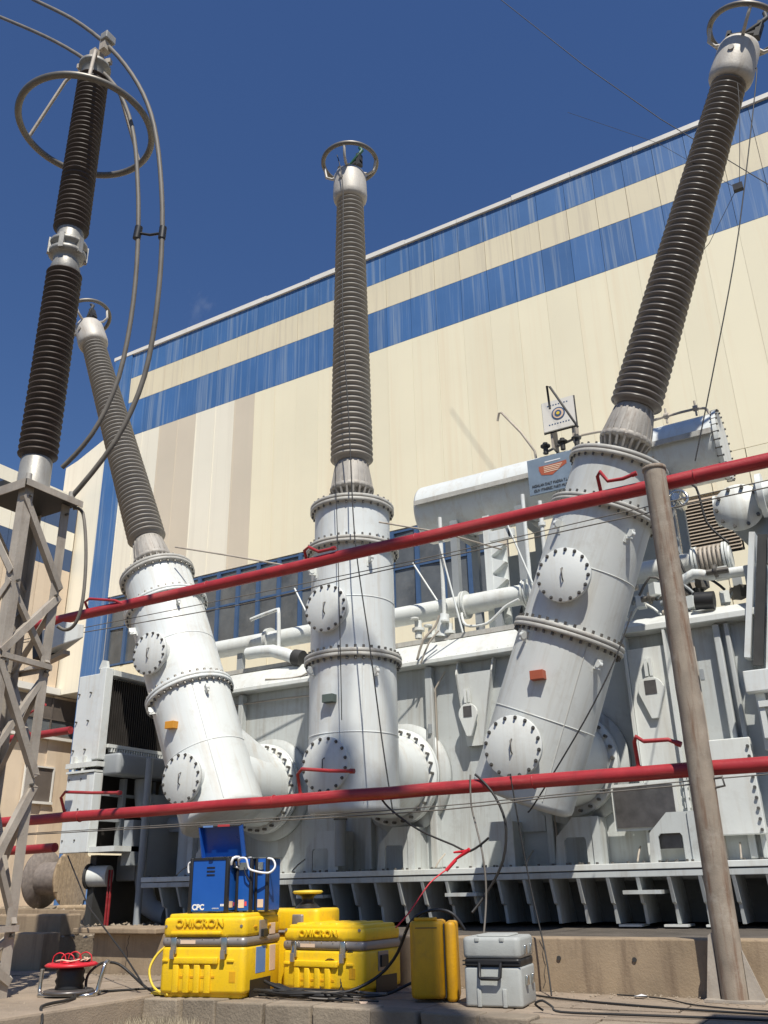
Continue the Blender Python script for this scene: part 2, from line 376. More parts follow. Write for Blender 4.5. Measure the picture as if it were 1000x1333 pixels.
# faint wisp of steam over the far roof
stm = bpy.data.materials.new('steam'); stm.use_nodes = True; sn = stm.node_tree; sn.nodes.clear()
so_ = sn.nodes.new('ShaderNodeOutputMaterial'); pv = sn.nodes.new('ShaderNodeVolumePrincipled'); pv.inputs['Color'].default_value = (.9, .92, .95, 1)
tcn = sn.nodes.new('ShaderNodeTexCoord'); nz_ = sn.nodes.new('ShaderNodeTexNoise'); nz_.inputs['Scale'].default_value = 1.7; nz_.inputs['Detail'].default_value = 6
gr = sn.nodes.new('ShaderNodeVectorMath'); gr.operation = 'LENGTH'; ms1 = sn.nodes.new('ShaderNodeMapRange'); ms1.inputs[1].default_value = .2; ms1.inputs[2].default_value = 1.55; ms1.inputs[3].default_value = .10; ms1.inputs[4].default_value = -.22
sn.links.new(tcn.outputs['Object'], gr.inputs[0]); sn.links.new(gr.outputs['Value'], ms1.inputs[0])
ms2 = sn.nodes.new('ShaderNodeMath'); ms2.operation = 'SUBTRACT'; sn.links.new(nz_.outputs['Fac'], ms2.inputs[0]); ms2.inputs[1].default_value = .5
ms3 = sn.nodes.new('ShaderNodeMath'); ms3.operation = 'ADD'; sn.links.new(ms1.outputs[0], ms3.inputs[0]); sn.links.new(ms2.outputs[0], ms3.inputs[1]); 
ms4 = sn.nodes.new('ShaderNodeMath'); ms4.operation = 'MAXIMUM'; sn.links.new(ms3.outputs[0], ms4.inputs[0]); ms4.inputs[1].default_value = 0
ms5 = sn.nodes.new('ShaderNodeMath'); ms5.operation = 'MULTIPLY'; sn.links.new(ms4.outputs[0], ms5.inputs[0]); ms5.inputs[1].default_value = .8
sn.links.new(tcn.outputs['Object'], nz_.inputs['Vector']); sn.links.new(ms5.outputs[0], pv.inputs['Density']); sn.links.new(pv.outputs[0], so_.inputs['Volume'])
q = MB().lathe([(.01, -1.6), (.9, -1.3), (1.5, -.5), (1.6, .1), (1.3, .9), (.7, 1.4), (.01, 1.6)], 16)
st = q.build('steam', stm, kind='stuff'); st.location = (-30.77, 32, 32.38); st.scale = (.8, .8, 1.15); st.rotation_euler = (0, rad(28), 0); st['label'] = 'faint white wisp of steam above the hall roof at left'; st['category'] = 'steam'

# ---------------- side wing facing right, left edge of the picture
wing = thing('side_wing', 'cream side wing with dull blue stripes and a row of windows, far left', 'building', (-32, 18, 0))
WO = (-32, 18, 0); XW = -32
wb = MB().box(-60, XW-.06, 5, 26.1, .3, 18.1).build('wall', SALM, wing, off=WO)
y = 5.0
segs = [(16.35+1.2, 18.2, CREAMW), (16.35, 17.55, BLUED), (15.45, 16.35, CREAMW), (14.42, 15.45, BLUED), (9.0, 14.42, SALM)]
while y < 26.0:
    y1 = min(y+1.76, 26.1)
    for z0, z1, m in segs:
        MB().box(XW-.05, XW+R.uniform(.0, .01), y+.01, y1-.01, z0+.005, z1-.005).build('cladding_panel', m, wing, off=WO)
    y = y1
MB().box(XW-.05, XW+.25, 5, 26.2, 8.72, 9.0).build('eave', TRIM, wing, off=WO)
MB().box(-60, XW+.0, 26.11, 31.3, .3, 8.71).build('wall', SALM, wing, off=WO)
# ribbon window with blinds, ledge, then single windows below
for i in range(12):
    a = 6+i*2.0
    f = MB(); f.box(XW+.005, XW+.07, a, a+.08, 6.95, 8.6); f.box(XW+.005, XW+.07, a+.08, a+2.0, 6.95, 7.03); f.box(XW+.005, XW+.07, a+.08, a+2.0, 7.66, 7.72)
    fo = f.build('window', BLIND, wing, off=WO)
    MB().add([(XW+.02, a+.08, 7.72), (XW+.02, a+2, 7.72), (XW+.02, a+2, 8.6), (XW+.02, a+.08, 8.6)], [(0,1,2,3)]).build('blind', BLIND, fo, off=WO)
    MB().add([(XW+.02, a+.08, 7.03), (XW+.02, a+2, 7.03), (XW+.02, a+2, 7.66), (XW+.02, a+.08, 7.66)], [(0,1,2,3)]).build('pane', GLASS, fo, off=WO)
MB().box(XW+.005, XW+.2, 5, 31, 6.82, 6.94).build('ledge', TRIM, wing, off=WO)
for i in range(9):
    a = 6.55+i*2.65
    f = MB(); f.box(XW+.002, XW+.12, a-.1, a+1.5, 4.18, 4.28); f.box(XW+.002, XW+.08, a-.06, a, 4.28, 5.7); f.box(XW+.002, XW+.08, a+1.4, a+1.46, 4.28, 5.7); f.box(XW+.002, XW+.08, a, a+1.4, 5.64, 5.7)
    fo = f.build('window', TRIM, wing, off=WO)
    MB().add([(XW+.015, a, 4.28), (XW+.015, a+1.4, 4.28), (XW+.015, a+1.4, 5.64), (XW+.015, a, 5.64)], [(0,1,2,3)]).build('blind', BLIND, fo, off=WO)
ann = MB().prism([(-33.4, 8.75), (-30.52, 8.75), (-30.52, 21.2), (-31.0, 21.05), (-32.6, 20.4), (-33.4, 20.2)], 'y', 26.24, 27.5)
a_ = ann.build('annex_wall', CREAMW); tag(a_, 'tall pale end wall with sloping top between the side wing and blue corner', 'wall')

# ================================================================== TRANSFORMER
TO = (-5.2, 11.3, .386)
tr = thing('power_transformer', 'huge pale grey power transformer with three leaning bushings behind the red pipes', 'transformer', (-6.240, 13.560, 0.293))
tr.scale = (1.2, 1.2, 1.2)      # parts are drawn for a 9 m unit, this one is a fifth larger
YW = 10.0
def P(b, name, m, **k): return b.build(name, m, tr, off=TO, **k)
# tank
tank = P(MB().box(-9.3, -1.25, YW, 13.0, .80, 3.42), 'tank', TANKP, bevel=.05)
# tank belly with horizontal roll, dark and curved
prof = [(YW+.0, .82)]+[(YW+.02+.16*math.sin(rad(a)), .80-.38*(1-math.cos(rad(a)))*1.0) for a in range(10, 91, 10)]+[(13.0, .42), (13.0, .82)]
BELLY = mat('shade_dark_belly_paint', (.17, .175, .17), .55, var=.2, grime=(.08, .075, .07), grime_amt=.6, gscale=2, bump=.1)  # base darkened to stand in for shade under the flange, plus random blotches
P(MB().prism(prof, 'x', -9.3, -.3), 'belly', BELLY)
# flange beam, two plates
P(MB().box(-9.4, .4, 9.46, YW-.003, .925, .985), 'flange_beam', PAINT, bevel=.006)
P(MB().box(-9.4, .4, 9.47, YW-.003, .855, .915), 'flange_beam', TANKP, bevel=.006)
# fins under the flange
fin0 = None
k = 0; fx = -1.12
while fx > -9.3:
    q = MB().prism([(9.465, .852), (9.97, .852), (10.14, .425), (9.66, .425), (9.62, .60), (9.56, .62)], 'x', fx-.016, fx+.016)
    P(q, 'fin', TANKP); fx -= .305+R.uniform(-.01, .01)
for fx0 in (-2.62, -4.6, -6.6):       # short ladders-like jacking brackets
    P(MB().box(fx0-.18, fx0+.2, 9.42, 9.8, .70, .735), 'jacking_step', TANKP)
for fx0 in (-2.8, -2.35, -1.95):
    P(MB().box(fx0-.13, fx0+.1, 9.6, 9.9, .40, .42), 'foot_plate', PAINT)
# lid: sloped fascia, top plate
P(MB().prism([(9.80, 3.40), (9.80, 3.45), (10.02, 3.72), (13.1, 3.78), (13.1, 3.40)], 'x', -9.4, -2.62), 'lid', PAINT, bevel=.008)
P(MB().prism([(9.80, 3.40), (9.80, 3.47), (10.1, 3.62), (13.1, 3.70), (13.1, 3.40)], 'x', -2.6, -1.1), 'lid', PAINT, bevel=.008)
P(MB().box(-9.4, -2.75, 10.05, 10.17, 3.74, 3.80), 'lid_rail', FLG)
# stiffeners
for x0, wd in ((-9.0,.1),(-8.2,.08),(-6.55,.10),(-6.1,.10),(-5.18,.1),(-3.72,.08),(-1.62,.07),(-1.50,.05)):
    P(MB().box(x0, x0+wd, YW-.11, YW-.002, 1.0, 3.38), 'stiffener', TANKP, bevel=.012)
# tapered lifting pockets
def pocket(xl, xr, zt, xbl, xbr, zb, d):
    q = MB()
    v = [(xl, YW-.002, zt), (xr, YW-.002, zt), (xbr, YW-.002, zb), (xbl, YW-.002, zb), (xl, YW-d, zt), (xr, YW-d, zt), (xbr, YW-d*.55, zb), (xbl, YW-d*.55, zb)]
    # two side cheeks and a recessed face
    for a, b2 in ((0, 3), (1, 2)):
        s_ = .02 if a == 0 else -.02
        A, B = Vector(v[a]), Vector(v[b2]); C_, D_ = Vector(v[b2+4]), Vector(v[a+4])
        ex = Vector((s_, 0, 0)); A2 = A+Vector((0, 0, .16)); D2 = D_+Vector((0, .06, .16))
        q.add([A2, B, C_, D_, D2, A2+ex, B+ex, C_+ex, D_+ex, D2+ex], [(0,1,2,3,4), (9,8,7,6,5), (0,4,9,5), (3,2,7,8), (4,3,8,9)])
    P(q, 'lug_cheek', PAINT)
    f = MB().add([v[4], v[5], v[6], v[7], v[0], v[1]], [(0,3,2,1)]); P(f, 'lug_face', PAINT)
pocket(-4.72, -4.22, 3.22, -4.64, -4.42, 2.35, .16)
P(MB().prism([(-2.56, 3.22), (-2.14, 3.22), (-2.14, 1.0), (-2.56, 1.0)], 'y', YW-.16, YW-.002), 'lug_face', PAINT)
P(MB().box(-2.59, -2.565, YW-.22, YW-.002, 1.0, 3.38), 'lug_cheek', PAINT); P(MB().box(-2.135, -2.11, YW-.22, YW-.002, 1.0, 3.38), 'lug_cheek', PAINT)
def teardrop(xc, zc, sc, y):
    pts = []
    for a in range(-10, 191, 20): pts.append((xc+.125*sc*math.cos(rad(a)), zc+.125*sc*math.sin(rad(a))))
    pts += [(xc-.03*sc, zc-.27*sc), (xc+.03*sc, zc-.27*sc)]
    t = P(MB().prism(pts, 'y', y-.05, y-.012), 'inspection_flap', PAINT, bevel=.006)
    MB().box(xc-.055*sc, xc+.055*sc, y-.056, y-.0505, zc-.04*sc, zc+.09*sc).build('plate', PLATE, t, off=TO)
    MB().box(xc-.035*sc, xc-.005*sc, y-.055, y-.013, zc+.13*sc, zc+.30*sc).build('hinge', PAINT, t, off=TO)
    MB().box(xc+.01*sc, xc+.035*sc, y-.055, y-.013, zc+.13*sc, zc+.30*sc).build('hinge', PAINT, t, off=TO)
teardrop(-4.56, 2.72, 1.0, YW-.15); teardrop(-2.34, 2.74, 1.15, YW-.16)
# base brackets with window-like openings
def bracket(xc, wl, wr, h, m=TANKP):
    z0 = .988
    q = MB().prism([(xc-wl, z0), (xc-wl*.62, z0), (xc-wl*.58, z0+.03), (xc-wl*.58, z0+.24), (xc-wl*.48, z0+.27), (xc+wr*.32, z0+.27), (xc+wr*.42, z0+.24), (xc+wr*.42, z0),
                    (xc+wr, z0), (xc+wr, z0+h), (xc-wl*.15, z0+h), (xc-wl*.9, z0+.28)], 'y', 9.62, 9.65)
    q.box(xc+wr*.42, xc+wr*.47, 9.651, YW-.003, z0, z0+h); q.box(xc+wr-.03, xc+wr, 9.651, YW-.003, z0, z0+h)
    q.box(xc+wr-.05, xc+wr+.03, 9.60, 9.619, z0, z0+h)
    P(q, 'base_bracket', m)
    for i in range(3): P(MB().cyl((xc-wl*.3+i*.1, 9.55, .986), (xc-wl*.3+i*.1, 9.55, 1.01), .014, seg=6, sm=False), 'bolt', BOLT)
for xc in (-8.35, -6.55, -5.5, -4.25, -3.28, -2.28, -.9): bracket(xc, .26, .22, .47)
# name plates
P(MB().box(-2.86, -2.24, 9.70, 9.72, 1.33, 1.74), 'name_plate', PLATE, label='large dark name plate')
P(MB().box(-2.89, -2.21, 9.721, 9.735, 1.30, 1.77), 'plate_backing', PAINT)
P(MB().box(-2.45, -2.22, 9.70, 9.72, 1.115, 1.28), 'name_plate', PLATE, label='small dark name plate')
P(MB().box(-2.47, -2.20, 9.721, 9.735, 1.105, 1.29), 'plate_backing', PAINT)
P(MB().box(-2.8, -2.75, 9.735, YW-.003, 1.35, 1.45).box(-2.35, -2.3, 9.735, YW-.003, 1.15, 1.6), 'plate_arm', TANKP)
# bolted covers right of the post
cv = P(MB().box(-2.0, -1.42, 9.78, 9.90, 1.22, 2.15), 'bolted_cover', PAINT, bevel=.01)
bs = MB()
for z in [1.26+.1*i for i in range(9)]:
    for xq in (-1.97, -1.45): bs.cyl((xq, 9.755, z), (xq, 9.785, z), .016, seg=6, sm=False)
bs.build('bolt_row', BOLT, cv, off=TO, kind='stuff')
bs = MB()
for i in range(9): bs.box(-2.16, -2.10, 9.80, 9.84, 1.0+i*.10, 1.06+i*.10)
P(bs, 'bolt_row', PAINT, kind='stuff')
# small pockets / plates on the shaded lower wall
P(MB().box(-4.1, -3.75, YW-.04, YW-.002, 1.35, 1.85), 'cover_plate', TANKP, bevel=.006)
P(MB().box(-6.3, -6.02, YW-.04, YW-.002, 2.35, 2.62), 'cover_plate', TANKP, bevel=.006)
for xq, zq in ((-6.1, 2.48), (-3.98, 2.25)):
    P(MB().cyl((xq, YW-.09, zq), (xq, YW, zq), .035, seg=12), 'drain_plug', DARK)
# downpipe beside the centre turret
P(MB().tube([(-6.28, 9.62, 3.95), (-6.28, 9.62, 1.05)], .07, 14), 'drain_pipe', SHADP)
for z in (3.1, 2.6, 1.6): P(MB().cyl((-6.28, 9.62, z-.02), (-6.28, 9.62, z+.02), .085, seg=14), 'pipe_clip', DARK)

for pts in ([(-9.0, 9.93, 3.25), (-7.4, 9.93, 3.25), (-6.4, 9.93, 3.22)], [(-5.05, 9.93, 1.95), (-5.05, 9.93, 3.1), (-4.9, 9.93, 3.3)], [(-1.85, 9.93, 1.0), (-1.85, 9.93, 3.2)], [(-3.62, 9.93, 1.0), (-3.62, 9.93, 2.2), (-3.7, 9.93, 2.4), (-3.7, 9.93, 3.35)]):
    P(MB().tube(pts, .014, 6), 'conduit', GALV)
for xq, zq in ((-5.12, 2.6), (-1.8, 2.85), (-6.0, 3.05)):
    P(MB().box(xq-.02, xq+.02, 9.86, 9.9, zq-.06, zq+.06), 'junction_box', SHADP, bevel=.004)
for xq in (-8.9, -7.0, -5.0, -3.9, -2.7, -1.7):
    P(MB().tube([(xq, 9.9, 1.15), (xq+.03, 9.7, 1.08), (xq+.05, 9.55, 1.0)], .01, 6, 1), 'earth_strap', GALV)
q = MB()
xq = -9.3
while xq < .3: q.cyl((xq, 9.52, .98), (xq, 9.52, 1.005), .016, seg=6, sm=False); xq += .16
P(q, 'bolt_row', BOLT, kind='stuff')
q = MB()
xq = -9.3
while xq < -1.3: q.cyl((xq, 9.83, 3.44), (xq, 9.83, 3.475), .014, seg=6, sm=False); xq += .14
P(q, 'bolt_row', BOLT, kind='stuff')

# ---- turret + bushing built once along +Z, three times
def ring_bolts(b, Rr, n, z0, z1, r=.016):
    for i in range(n):
        a = 2*math.pi*(i+.5)/n; b.cyl((Rr*math.cos(a), Rr*math.sin(a), z0), (Rr*math.cos(a), Rr*math.sin(a), z1), r, seg=6, sm=False)
def turret(x, ang, paint, lab, tagmat):
    Mx = T(Vector((x-TO[0], 8.8-TO[1], 2.05-TO[2]))) @ Rm(ang, 'Y')
    Mt = T(Vector((x-TO[0], 8.8-TO[1], 2.05-TO[2])))
    def put(b, name, m, parent, M_=None, **k):
        o = b.build(name, m, parent, **k)
        if parent is tr: o.matrix_basis = M_ or Mx
        elif M_ is not None: o.matrix_basis = M_
        return o
    def F(M_): return Mx.inverted() @ M_        # placement in tank axes, child of the tilted turret
    b = MB().lathe([(.20, -.50), (.47, -.495), (.515, -.46), (.52, -.42), (.52, 1.21)], 56)
    b.lathe([(.512, 1.22), (.512, 2.60)], 56, cap=False); b.lathe([(.475, 2.66), (.475, 3.18)], 56, cap=False)
    t = put(b, 'turret', paint, tr, label=lab)
    for z, r, h in ((1.19, .585, .045), (1.238, .585, .045), (2.58, .585, .04), (2.623, .585, .04), (3.14, .535, .045), (3.188, .535, .045)):
        q = MB().lathe([(.40, z), (r-.008, z), (r, z+.008), (r, z+h-.008), (r-.008, z+h), (.2, z+h)], 56); put(q, 'flange', FLG if (z > 3.1 or ang > 10 or ang == 0) else paint, t)
    q = MB(); ring_bolts(q, .553, 36, 1.155, 1.32); ring_bolts(q, .553, 36, 2.55, 2.70, .013); ring_bolts(q, .505, 30, 3.11, 3.26, .013); put(q, 'bolts', BOLT, t, kind='stuff')
    for z in (.35, 1.92):
        q = MB().torus((0, 0, z), .5205 if z < 1 else .5125, .006, n=56, seg=5); put(q, 'weld_seam', paint, t)
    q = MB().tube([(.36, -.378, -.4), (.36, -.378, 1.15)], .006, 5); put(q, 'weld_seam', paint, t)
    # access covers facing -Y
    for z, rr in ((1.77, .285), (0.0, .30)):
        zc = Vector((math.sin(rad(ang))*z, 0, math.cos(rad(ang))*z))
        base = T(Vector((x-TO[0], 8.8-TO[1], 2.05-TO[2]))+zc)
        n = MB().lathe([(rr-.045, .30), (rr-.045, .575)], 32, Rm(90, 'X'), cap=False)
        c = MB().lathe([(rr, .575), (rr, .597), (rr-.004, .60), (.01, .603)], 40, Rm(90, 'X'))
        n.lathe([(rr-.02, .555), (rr, .56), (rr, .572)], 40, Rm(90, 'X'))
        co = put(c, 'access_cover', PAINT, t, F(base)); 
        put(n, 'cover_neck', paint, t, F(base))
        q = MB()
        for i in range(16):
            a = 2*math.pi*(i+.5)/16; px, pz = (rr-.022)*math.cos(a), (rr-.022)*math.sin(a)
            q.cyl((px, -.597, pz), (px, -.606, pz), .019, seg=10, sm=False); q.cyl((px, -.606, pz), (px, -.624, pz), .012, seg=6, sm=False)
        put(q, 'bolts', BOLT, t, F(base), kind='stuff')
        q = MB().tube([(.0, -.603, .07), (.0, -.64, .05), (.0, -.64, -.05), (-.005, -.603, -.07)], .007, 6); put(q, 'cover_handle', BOLT, t, F(base))
    # elbow body between the turret and its side branch
    ax_ = Vector((math.sin(rad(ang)), 0, math.cos(rad(ang))))
    if ang < 0: q = MB().cyl(ax_*.42+Vector((0, .02, 0)), Vector((0, .80, -.01)), .50, .48, seg=48, cap=False); put(q, 'elbow', paint, t, F(Mt))
    # side branch to the tank
    q = MB().lathe([(.49, .0), (.49, -.9)], 48, Rm(90, 'X'), cap=False); put(q, 'branch', paint, t, F(Mt))
    for y0, y1, r, m in ((.93, .975, .575, paint), (.98, 1.03, .575, paint), (1.12, 1.195, .66, TANKP)):
        q = MB().lathe([(.44, -y0), (r, -y0), (r, -y1), (.44, -y1)], 48, Rm(90, 'X')); put(q, 'branch_flange', m, t, F(Mt))
    q = MB().lathe([(.50, -1.03), (.50, -1.19)], 40, Rm(90, 'X'), cap=False); put(q, 'branch', TANKP, t, F(Mt))
    q = MB()
    for i in range(28):
        a = 2*math.pi*i/28; px, pz = .535*math.cos(a), .535*math.sin(a)
        q.cyl((px, .87, pz), (px, 1.08, pz), .018, seg=6, sm=False)
    put(q, 'bolts', BOLT, t, F(Mt), kind='stuff')
    q = MB().box(.2, .30, .60, .62, .05, .12).box(.2, .22, .60, .62, -.08, .05); 
    # lifting eyes and small labelled box
    for a, z in ((-118, 1.08), (-30, 1.02), (-118, 2.30), (-35, 2.38)):
        m_ = Rm(a, 'Z'); q = MB().box(.51, .60, -.012, .012, z-.05, z+.05, m_); q.cyl(m_ @ Vector((.575, -.02, z)), m_ @ Vector((.575, .02, z)), .035, seg=12)
        q.box(.505, .52, -.03, .03, z-.09, z-.02, m_)
        put(q, 'lifting_eye', PAINT, t)
    z = .72
    base = T(Vector((x-TO[0]+math.sin(rad(ang))*z+.03, 8.8-TO[1], 2.05-TO[2]+math.cos(rad(ang))*z)))
    q = MB().box(-.07, .07, -.60, -.50, -.045, .045); put(q, 'label_box', tagmat, t, F(base), bevel=.004)
    # bushing
    bb = MB().lathe([(.20, 3.20), (.292, 3.235), (.292, 3.29), (.20, 3.30), (.20, 3.455), (.28, 3.46), (.285, 3.50), (.268, 3.53)], 40)
    bo = put(bb, 'bushing', RIBC, tr)
    q = MB().lathe([(.268, 3.46), (.262, 3.58), (.235, 3.76), (.205, 3.86), (.18, 3.9)], 36); put(q, 'mounting_cone', RIBC, bo)
    q = MB()
    for i in range(20):
        m_ = Rm(i*18, 'Z'); q.add([m_ @ Vector(p) for p in ((.22, -.012, 3.29), (.285, -.012, 3.48), (.222, -.012, 3.84), (.19, -.012, 3.82), (.22, .012, 3.29), (.285, .012, 3.48), (.222, .012, 3.84), (.19, .012, 3.82))], [(0,3,2,1), (4,5,6,7), (1,2,6,5), (2,3,7,6), (0,1,5,4)])
    put(q, 'cone_rib', RIBC, bo, kind='stuff')
    q = MB(); ring_bolts(q, .262, 18, 3.22, 3.33, .014); put(q, 'bolts', BOLT, bo, kind='stuff')
    pr = [(.20, 3.88)]; n = 54; dz = -.13 if ang > 10 else 0.0; up = T(Vector((0, 0, dz))); z0, z1 = 3.90, 8.26+dz
    for i in range(n):
        u = i/(n-1); zz = z0+(z1-z0)*i/n; pz = (z1-z0)/n
        ro = .282-.078*u**1.15; ri = ro-.046
        pr += [(ri, zz), (ri, zz+pz*.18), (ro-.006, zz+pz*.30), (ro, zz+pz*.40), (ro-.004, zz+pz*.52), (ri+.004, zz+pz*.92)]
    pr += [(.15, z1+.02)]
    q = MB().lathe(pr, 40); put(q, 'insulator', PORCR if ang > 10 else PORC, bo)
    q = MB().lathe([(.16, 8.24), (.225, 8.25), (.25, 8.30), (.258, 8.36), (.245, 8.72), (.22, 8.78), (.12, 8.80), (.05, 8.81)], 40); put(q, 'cap', ALU, bo, up)
    q = MB().cyl((0, -.245, 8.55), (0, -.27, 8.55), .035, seg=12); put(q, 'cap_plug', RIBC, bo, up)
    q = MB().torus((0, 0, 9.02), .41, .034); put(q, 'corona_ring', RING, bo, up)
    for a in (20, 110, 200, 290):
        m_ = Rm(a, 'Z'); q = MB().tube([m_ @ Vector(p) for p in ((.18, 0, 8.79), (.28, 0, 8.75), (.37, 0, 8.80), (.40, 0, 8.99))], .021, 8); put(q, 'ring_strut', ALU, bo, up)
    q = MB().cyl((0, 0, 8.79), (0, 0, 8.98), .05, seg=12).box(-.18, .20, -.04, .04, 8.93, 8.97); q.box(.14, .20, -.05, .05, 8.88, 9.10); q.box(-.2, -.15, -.04, .04, 8.86, 9.02)
    put(q, 'terminal', DARK, bo, up)
    q = MB().tube([(.02, -.02, 8.95), (.16, -.04, 9.04), (.22, .0, 9.16), (.17, .02, 9.26)], .028, 8); put(q, 'terminal_clamp', SILG if ang == 0 else DARK, bo, up)
    return t
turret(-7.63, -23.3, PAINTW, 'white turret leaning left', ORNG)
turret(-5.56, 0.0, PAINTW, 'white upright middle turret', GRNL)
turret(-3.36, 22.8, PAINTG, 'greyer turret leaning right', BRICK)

# ---- conservator tank
cx0, cx1, cy, cz, cr = -5.58, -1.32, 11.0, 5.96, .44
c = P(MB().cyl((cx0, cy, cz), (cx1, cy, cz), cr, seg=48), 'conservator', PAINTW)
MB().box(cx0+.02, cx1-.02, cy-cr-.07, cy-cr+.03, cz+.02, cz+.05).box(cx0+.02, cx1-.02, cy-cr-.075, cy-cr-.06, cz-.02, cz+.05).build('seam_ledge', FLG, c, off=TO)
MB().cyl((cx1, cy, cz), (cx1+.05, cy, cz), cr+.035, seg=48).build('end_flange', PAINT, c, off=TO, bevel=.005)
MB().lathe([(cr, 0), (cr-.015, .03), (cr*.75, .07), (cr*.4, .095), (.01, .10)], 48, T(Vector((cx0, cy, cz))) @ Rm(-90, 'Y')).build('end_cap', PAINTW, c, off=TO)
for xq in (-4.55, -3.3, -2.1): MB().cyl((xq, cy, cz), (xq+.02, cy, cz), cr+.004, seg=48).build('weld_band', PAINT, c, off=TO)
q = MB()
for i in range(28):
    a = 2*math.pi*i/28; q.cyl((cx1-.015, cy+(cr+.025)*math.cos(a), cz+(cr+.025)*math.sin(a)), (cx1+.07, cy+(cr+.025)*math.cos(a), cz+(cr+.025)*math.sin(a)), .013, seg=6, sm=False)
q.build('bolts', BOLT, c, off=TO, kind='stuff')
P(MB().tube([(-3.64, 10.85, 6.42), (-3.05, 10.85, 6.55), (-2.64, 10.85, 6.50), (-2.3, 10.85, 6.48), (-1.95, 10.85, 6.50), (-1.5, 10.85, 6.50), (-1.38, 10.85, 6.44), (-1.36, 10.85, 6.32)], .018, 8, 1), 'vent_pipe', GALV)
P(MB().tube([(-4.33, 10.95, 7.20), (-4.30, 10.95, 7.32), (-4.26, 10.95, 7.32), (-3.98, 10.95, 6.90), (-3.80, 10.95, 6.55), (-3.79, 10.95, 6.42)], .018, 8), 'vent_pipe', GALV)
for xq in (-3.55, -3.3, -3.1): P(MB().cyl((xq, 10.7, 6.33), (xq, 10.7, 6.50), .035, seg=10).cyl((xq, 10.7, 6.44), (xq, 10.7, 6.46), .07, seg=10), 'valve', DARK)
for xq in (-1.9, -1.52): P(MB().cyl((xq-.03, 10.85, 6.51), (xq+.03, 10.85, 6.51), .04, seg=10).cyl((xq, 10.85, 6.40), (xq, 10.85, 6.62), .015, seg=6), 'pipe_clamp', GALV)
# sign on the conservator
sg = P(MB().box(-3.72, -3.06, 10.36, 10.385, 5.60, 6.12), 'sign', SIGN, label='faded blue grey sign with red emblem and two lines of text')
q = MB()
def at(x, z, y=10.355): return T(Vector((x-TO[0], y-TO[1], z-TO[2]))) @ FRONT
MB().prism([(-3.56, 5.93), (-3.53, 5.86), (-3.38, 5.83), (-3.27, 5.90), (-3.17, 5.95), (-3.17, 6.0), (-3.3, 5.99), (-3.45, 5.985), (-3.56, 5.99)], 'y', 10.3565, 10.3595).build('emblem', BRICK, sg, off=TO)
for k, zq in enumerate((5.965, 5.94, 5.915, 5.89)): MB().box(-3.49, -3.23-.02*k, 10.354, 10.3563, zq-.006, zq+.006).build('emblem_line', LABP, sg, off=TO)
MB().box(-3.47, -3.25, 10.357, 10.3595, 6.03, 6.045).build('emblem_line', WHT, sg, off=TO)
text('lettering', 'HIGHLAN DALT MADRA T.L.H.M', .055, DARK, sg, at(-3.39, 5.72), sx=.72)
text('lettering', 'IGUV ITINEREZ PARTI MUDUR', .055, DARK, sg, at(-3.39, 5.65), sx=.72)
# target poster board on a bracket, standing proud of the conservator
tb = P(MB().box(-3.52, -3.06, 10.62, 10.65, 6.62, 7.08), 'amulet_board', TRIM, label='white square board with blue eye amulet')
MB().box(-3.535, -3.045, 10.655, 10.67, 6.605, 7.095).build('frame', DARK, tb, off=TO)
for r_, m_, d_ in ((.098, BFRAME, .0), (.078, LABP, .004), (.05, BFRAME, .008), (.024, YCAB, .012)):
    MB().cyl((-3.29, 10.62-.004-d_, 6.86), (-3.29, 10.62-d_-.0005, 6.86), r_, seg=28).build('amulet_disc', m_, tb, off=TO)
for k in range(8):
    for j in (-1, 1):
        MB().box(-3.44+k*.04, -3.42+k*.04, 10.617, 10.6195, 6.86+j*.15-.008, 6.86+j*.15+.008).build('bead', BFRAME, tb, off=TO)
MB().box(-3.45, -3.42, 10.67, 10.9, 6.38, 7.0).box(-3.14, -3.11, 10.67, 10.9, 6.38, 7.0).build('bracket', GALV, tb, off=TO)
P(MB().tube([(-3.30, 10.3, 6.78), (-3.31, 10.3, 7.14), (-3.27, 10.3, 7.12), (-3.0, 10.5, 6.50)], .016, 8), 'vent_pipe', DARK)
# conservator supports and pipes on the lid
for xq in (-5.0, -4.0, -2.0):
    q = MB().box(xq-.05, xq+.05, 10.6, 10.7, 3.74, 5.62).box(xq-.05, xq+.05, 11.3, 11.4, 3.74, 5.62); q.box(xq-.06, xq+.06, 10.6, 11.4, 5.45, 5.55); P(q, 'support_post', SHADP)
# bright gusseted post
q = MB().box(-4.52, -4.42, 10.55, 10.62, 3.74, 5.55); q.box(-4.41, -4.24, 10.66, 10.70, 3.74, 5.1)
for i in range(5): q.prism([(-4.42, 3.95+i*.25), (-4.22, 4.08+i*.25), (-4.42, 4.17+i*.25)], 'y', 10.56, 10.66)
P(q, 'support_post', PAINTW)
P(MB().box(-5.0, -2.4, 11.75, 12.9, 3.80, 5.35), 'control_cubicle', SHADP, bevel=.02)
P(MB().cyl((-4.05, 11.5, 4.25), (-4.05, 11.74, 4.25), .42, seg=32), 'cooling_fan', DARK)
def oilpipe(pts, r=.14, m=PAINT, name='oil_pipe'): return P(MB().tube(pts, r, 20, 0), name, m)
oilpipe([(-9.3, 10.4, 4.27), (-1.35, 10.4, 4.27)], .135)
for xq in (-8.05, -6.9, -4.78, -3.9, -1.75, -1.4):
    P(MB().cyl((xq-.03, 10.4, 4.27), (xq-.005, 10.4, 4.27), .19, seg=24).cyl((xq+.005, 10.4, 4.27), (xq+.03, 10.4, 4.27), .19, seg=24), 'pipe_flange', PAINT)
q = MB()
for xq in [-1.72+.05*i for i in range(6)]: q.torus((xq, 10.4, 4.27), .16, .022, Rm(90, 'Y'), n=24, seg=6)
P(q, 'bellows', GALV)
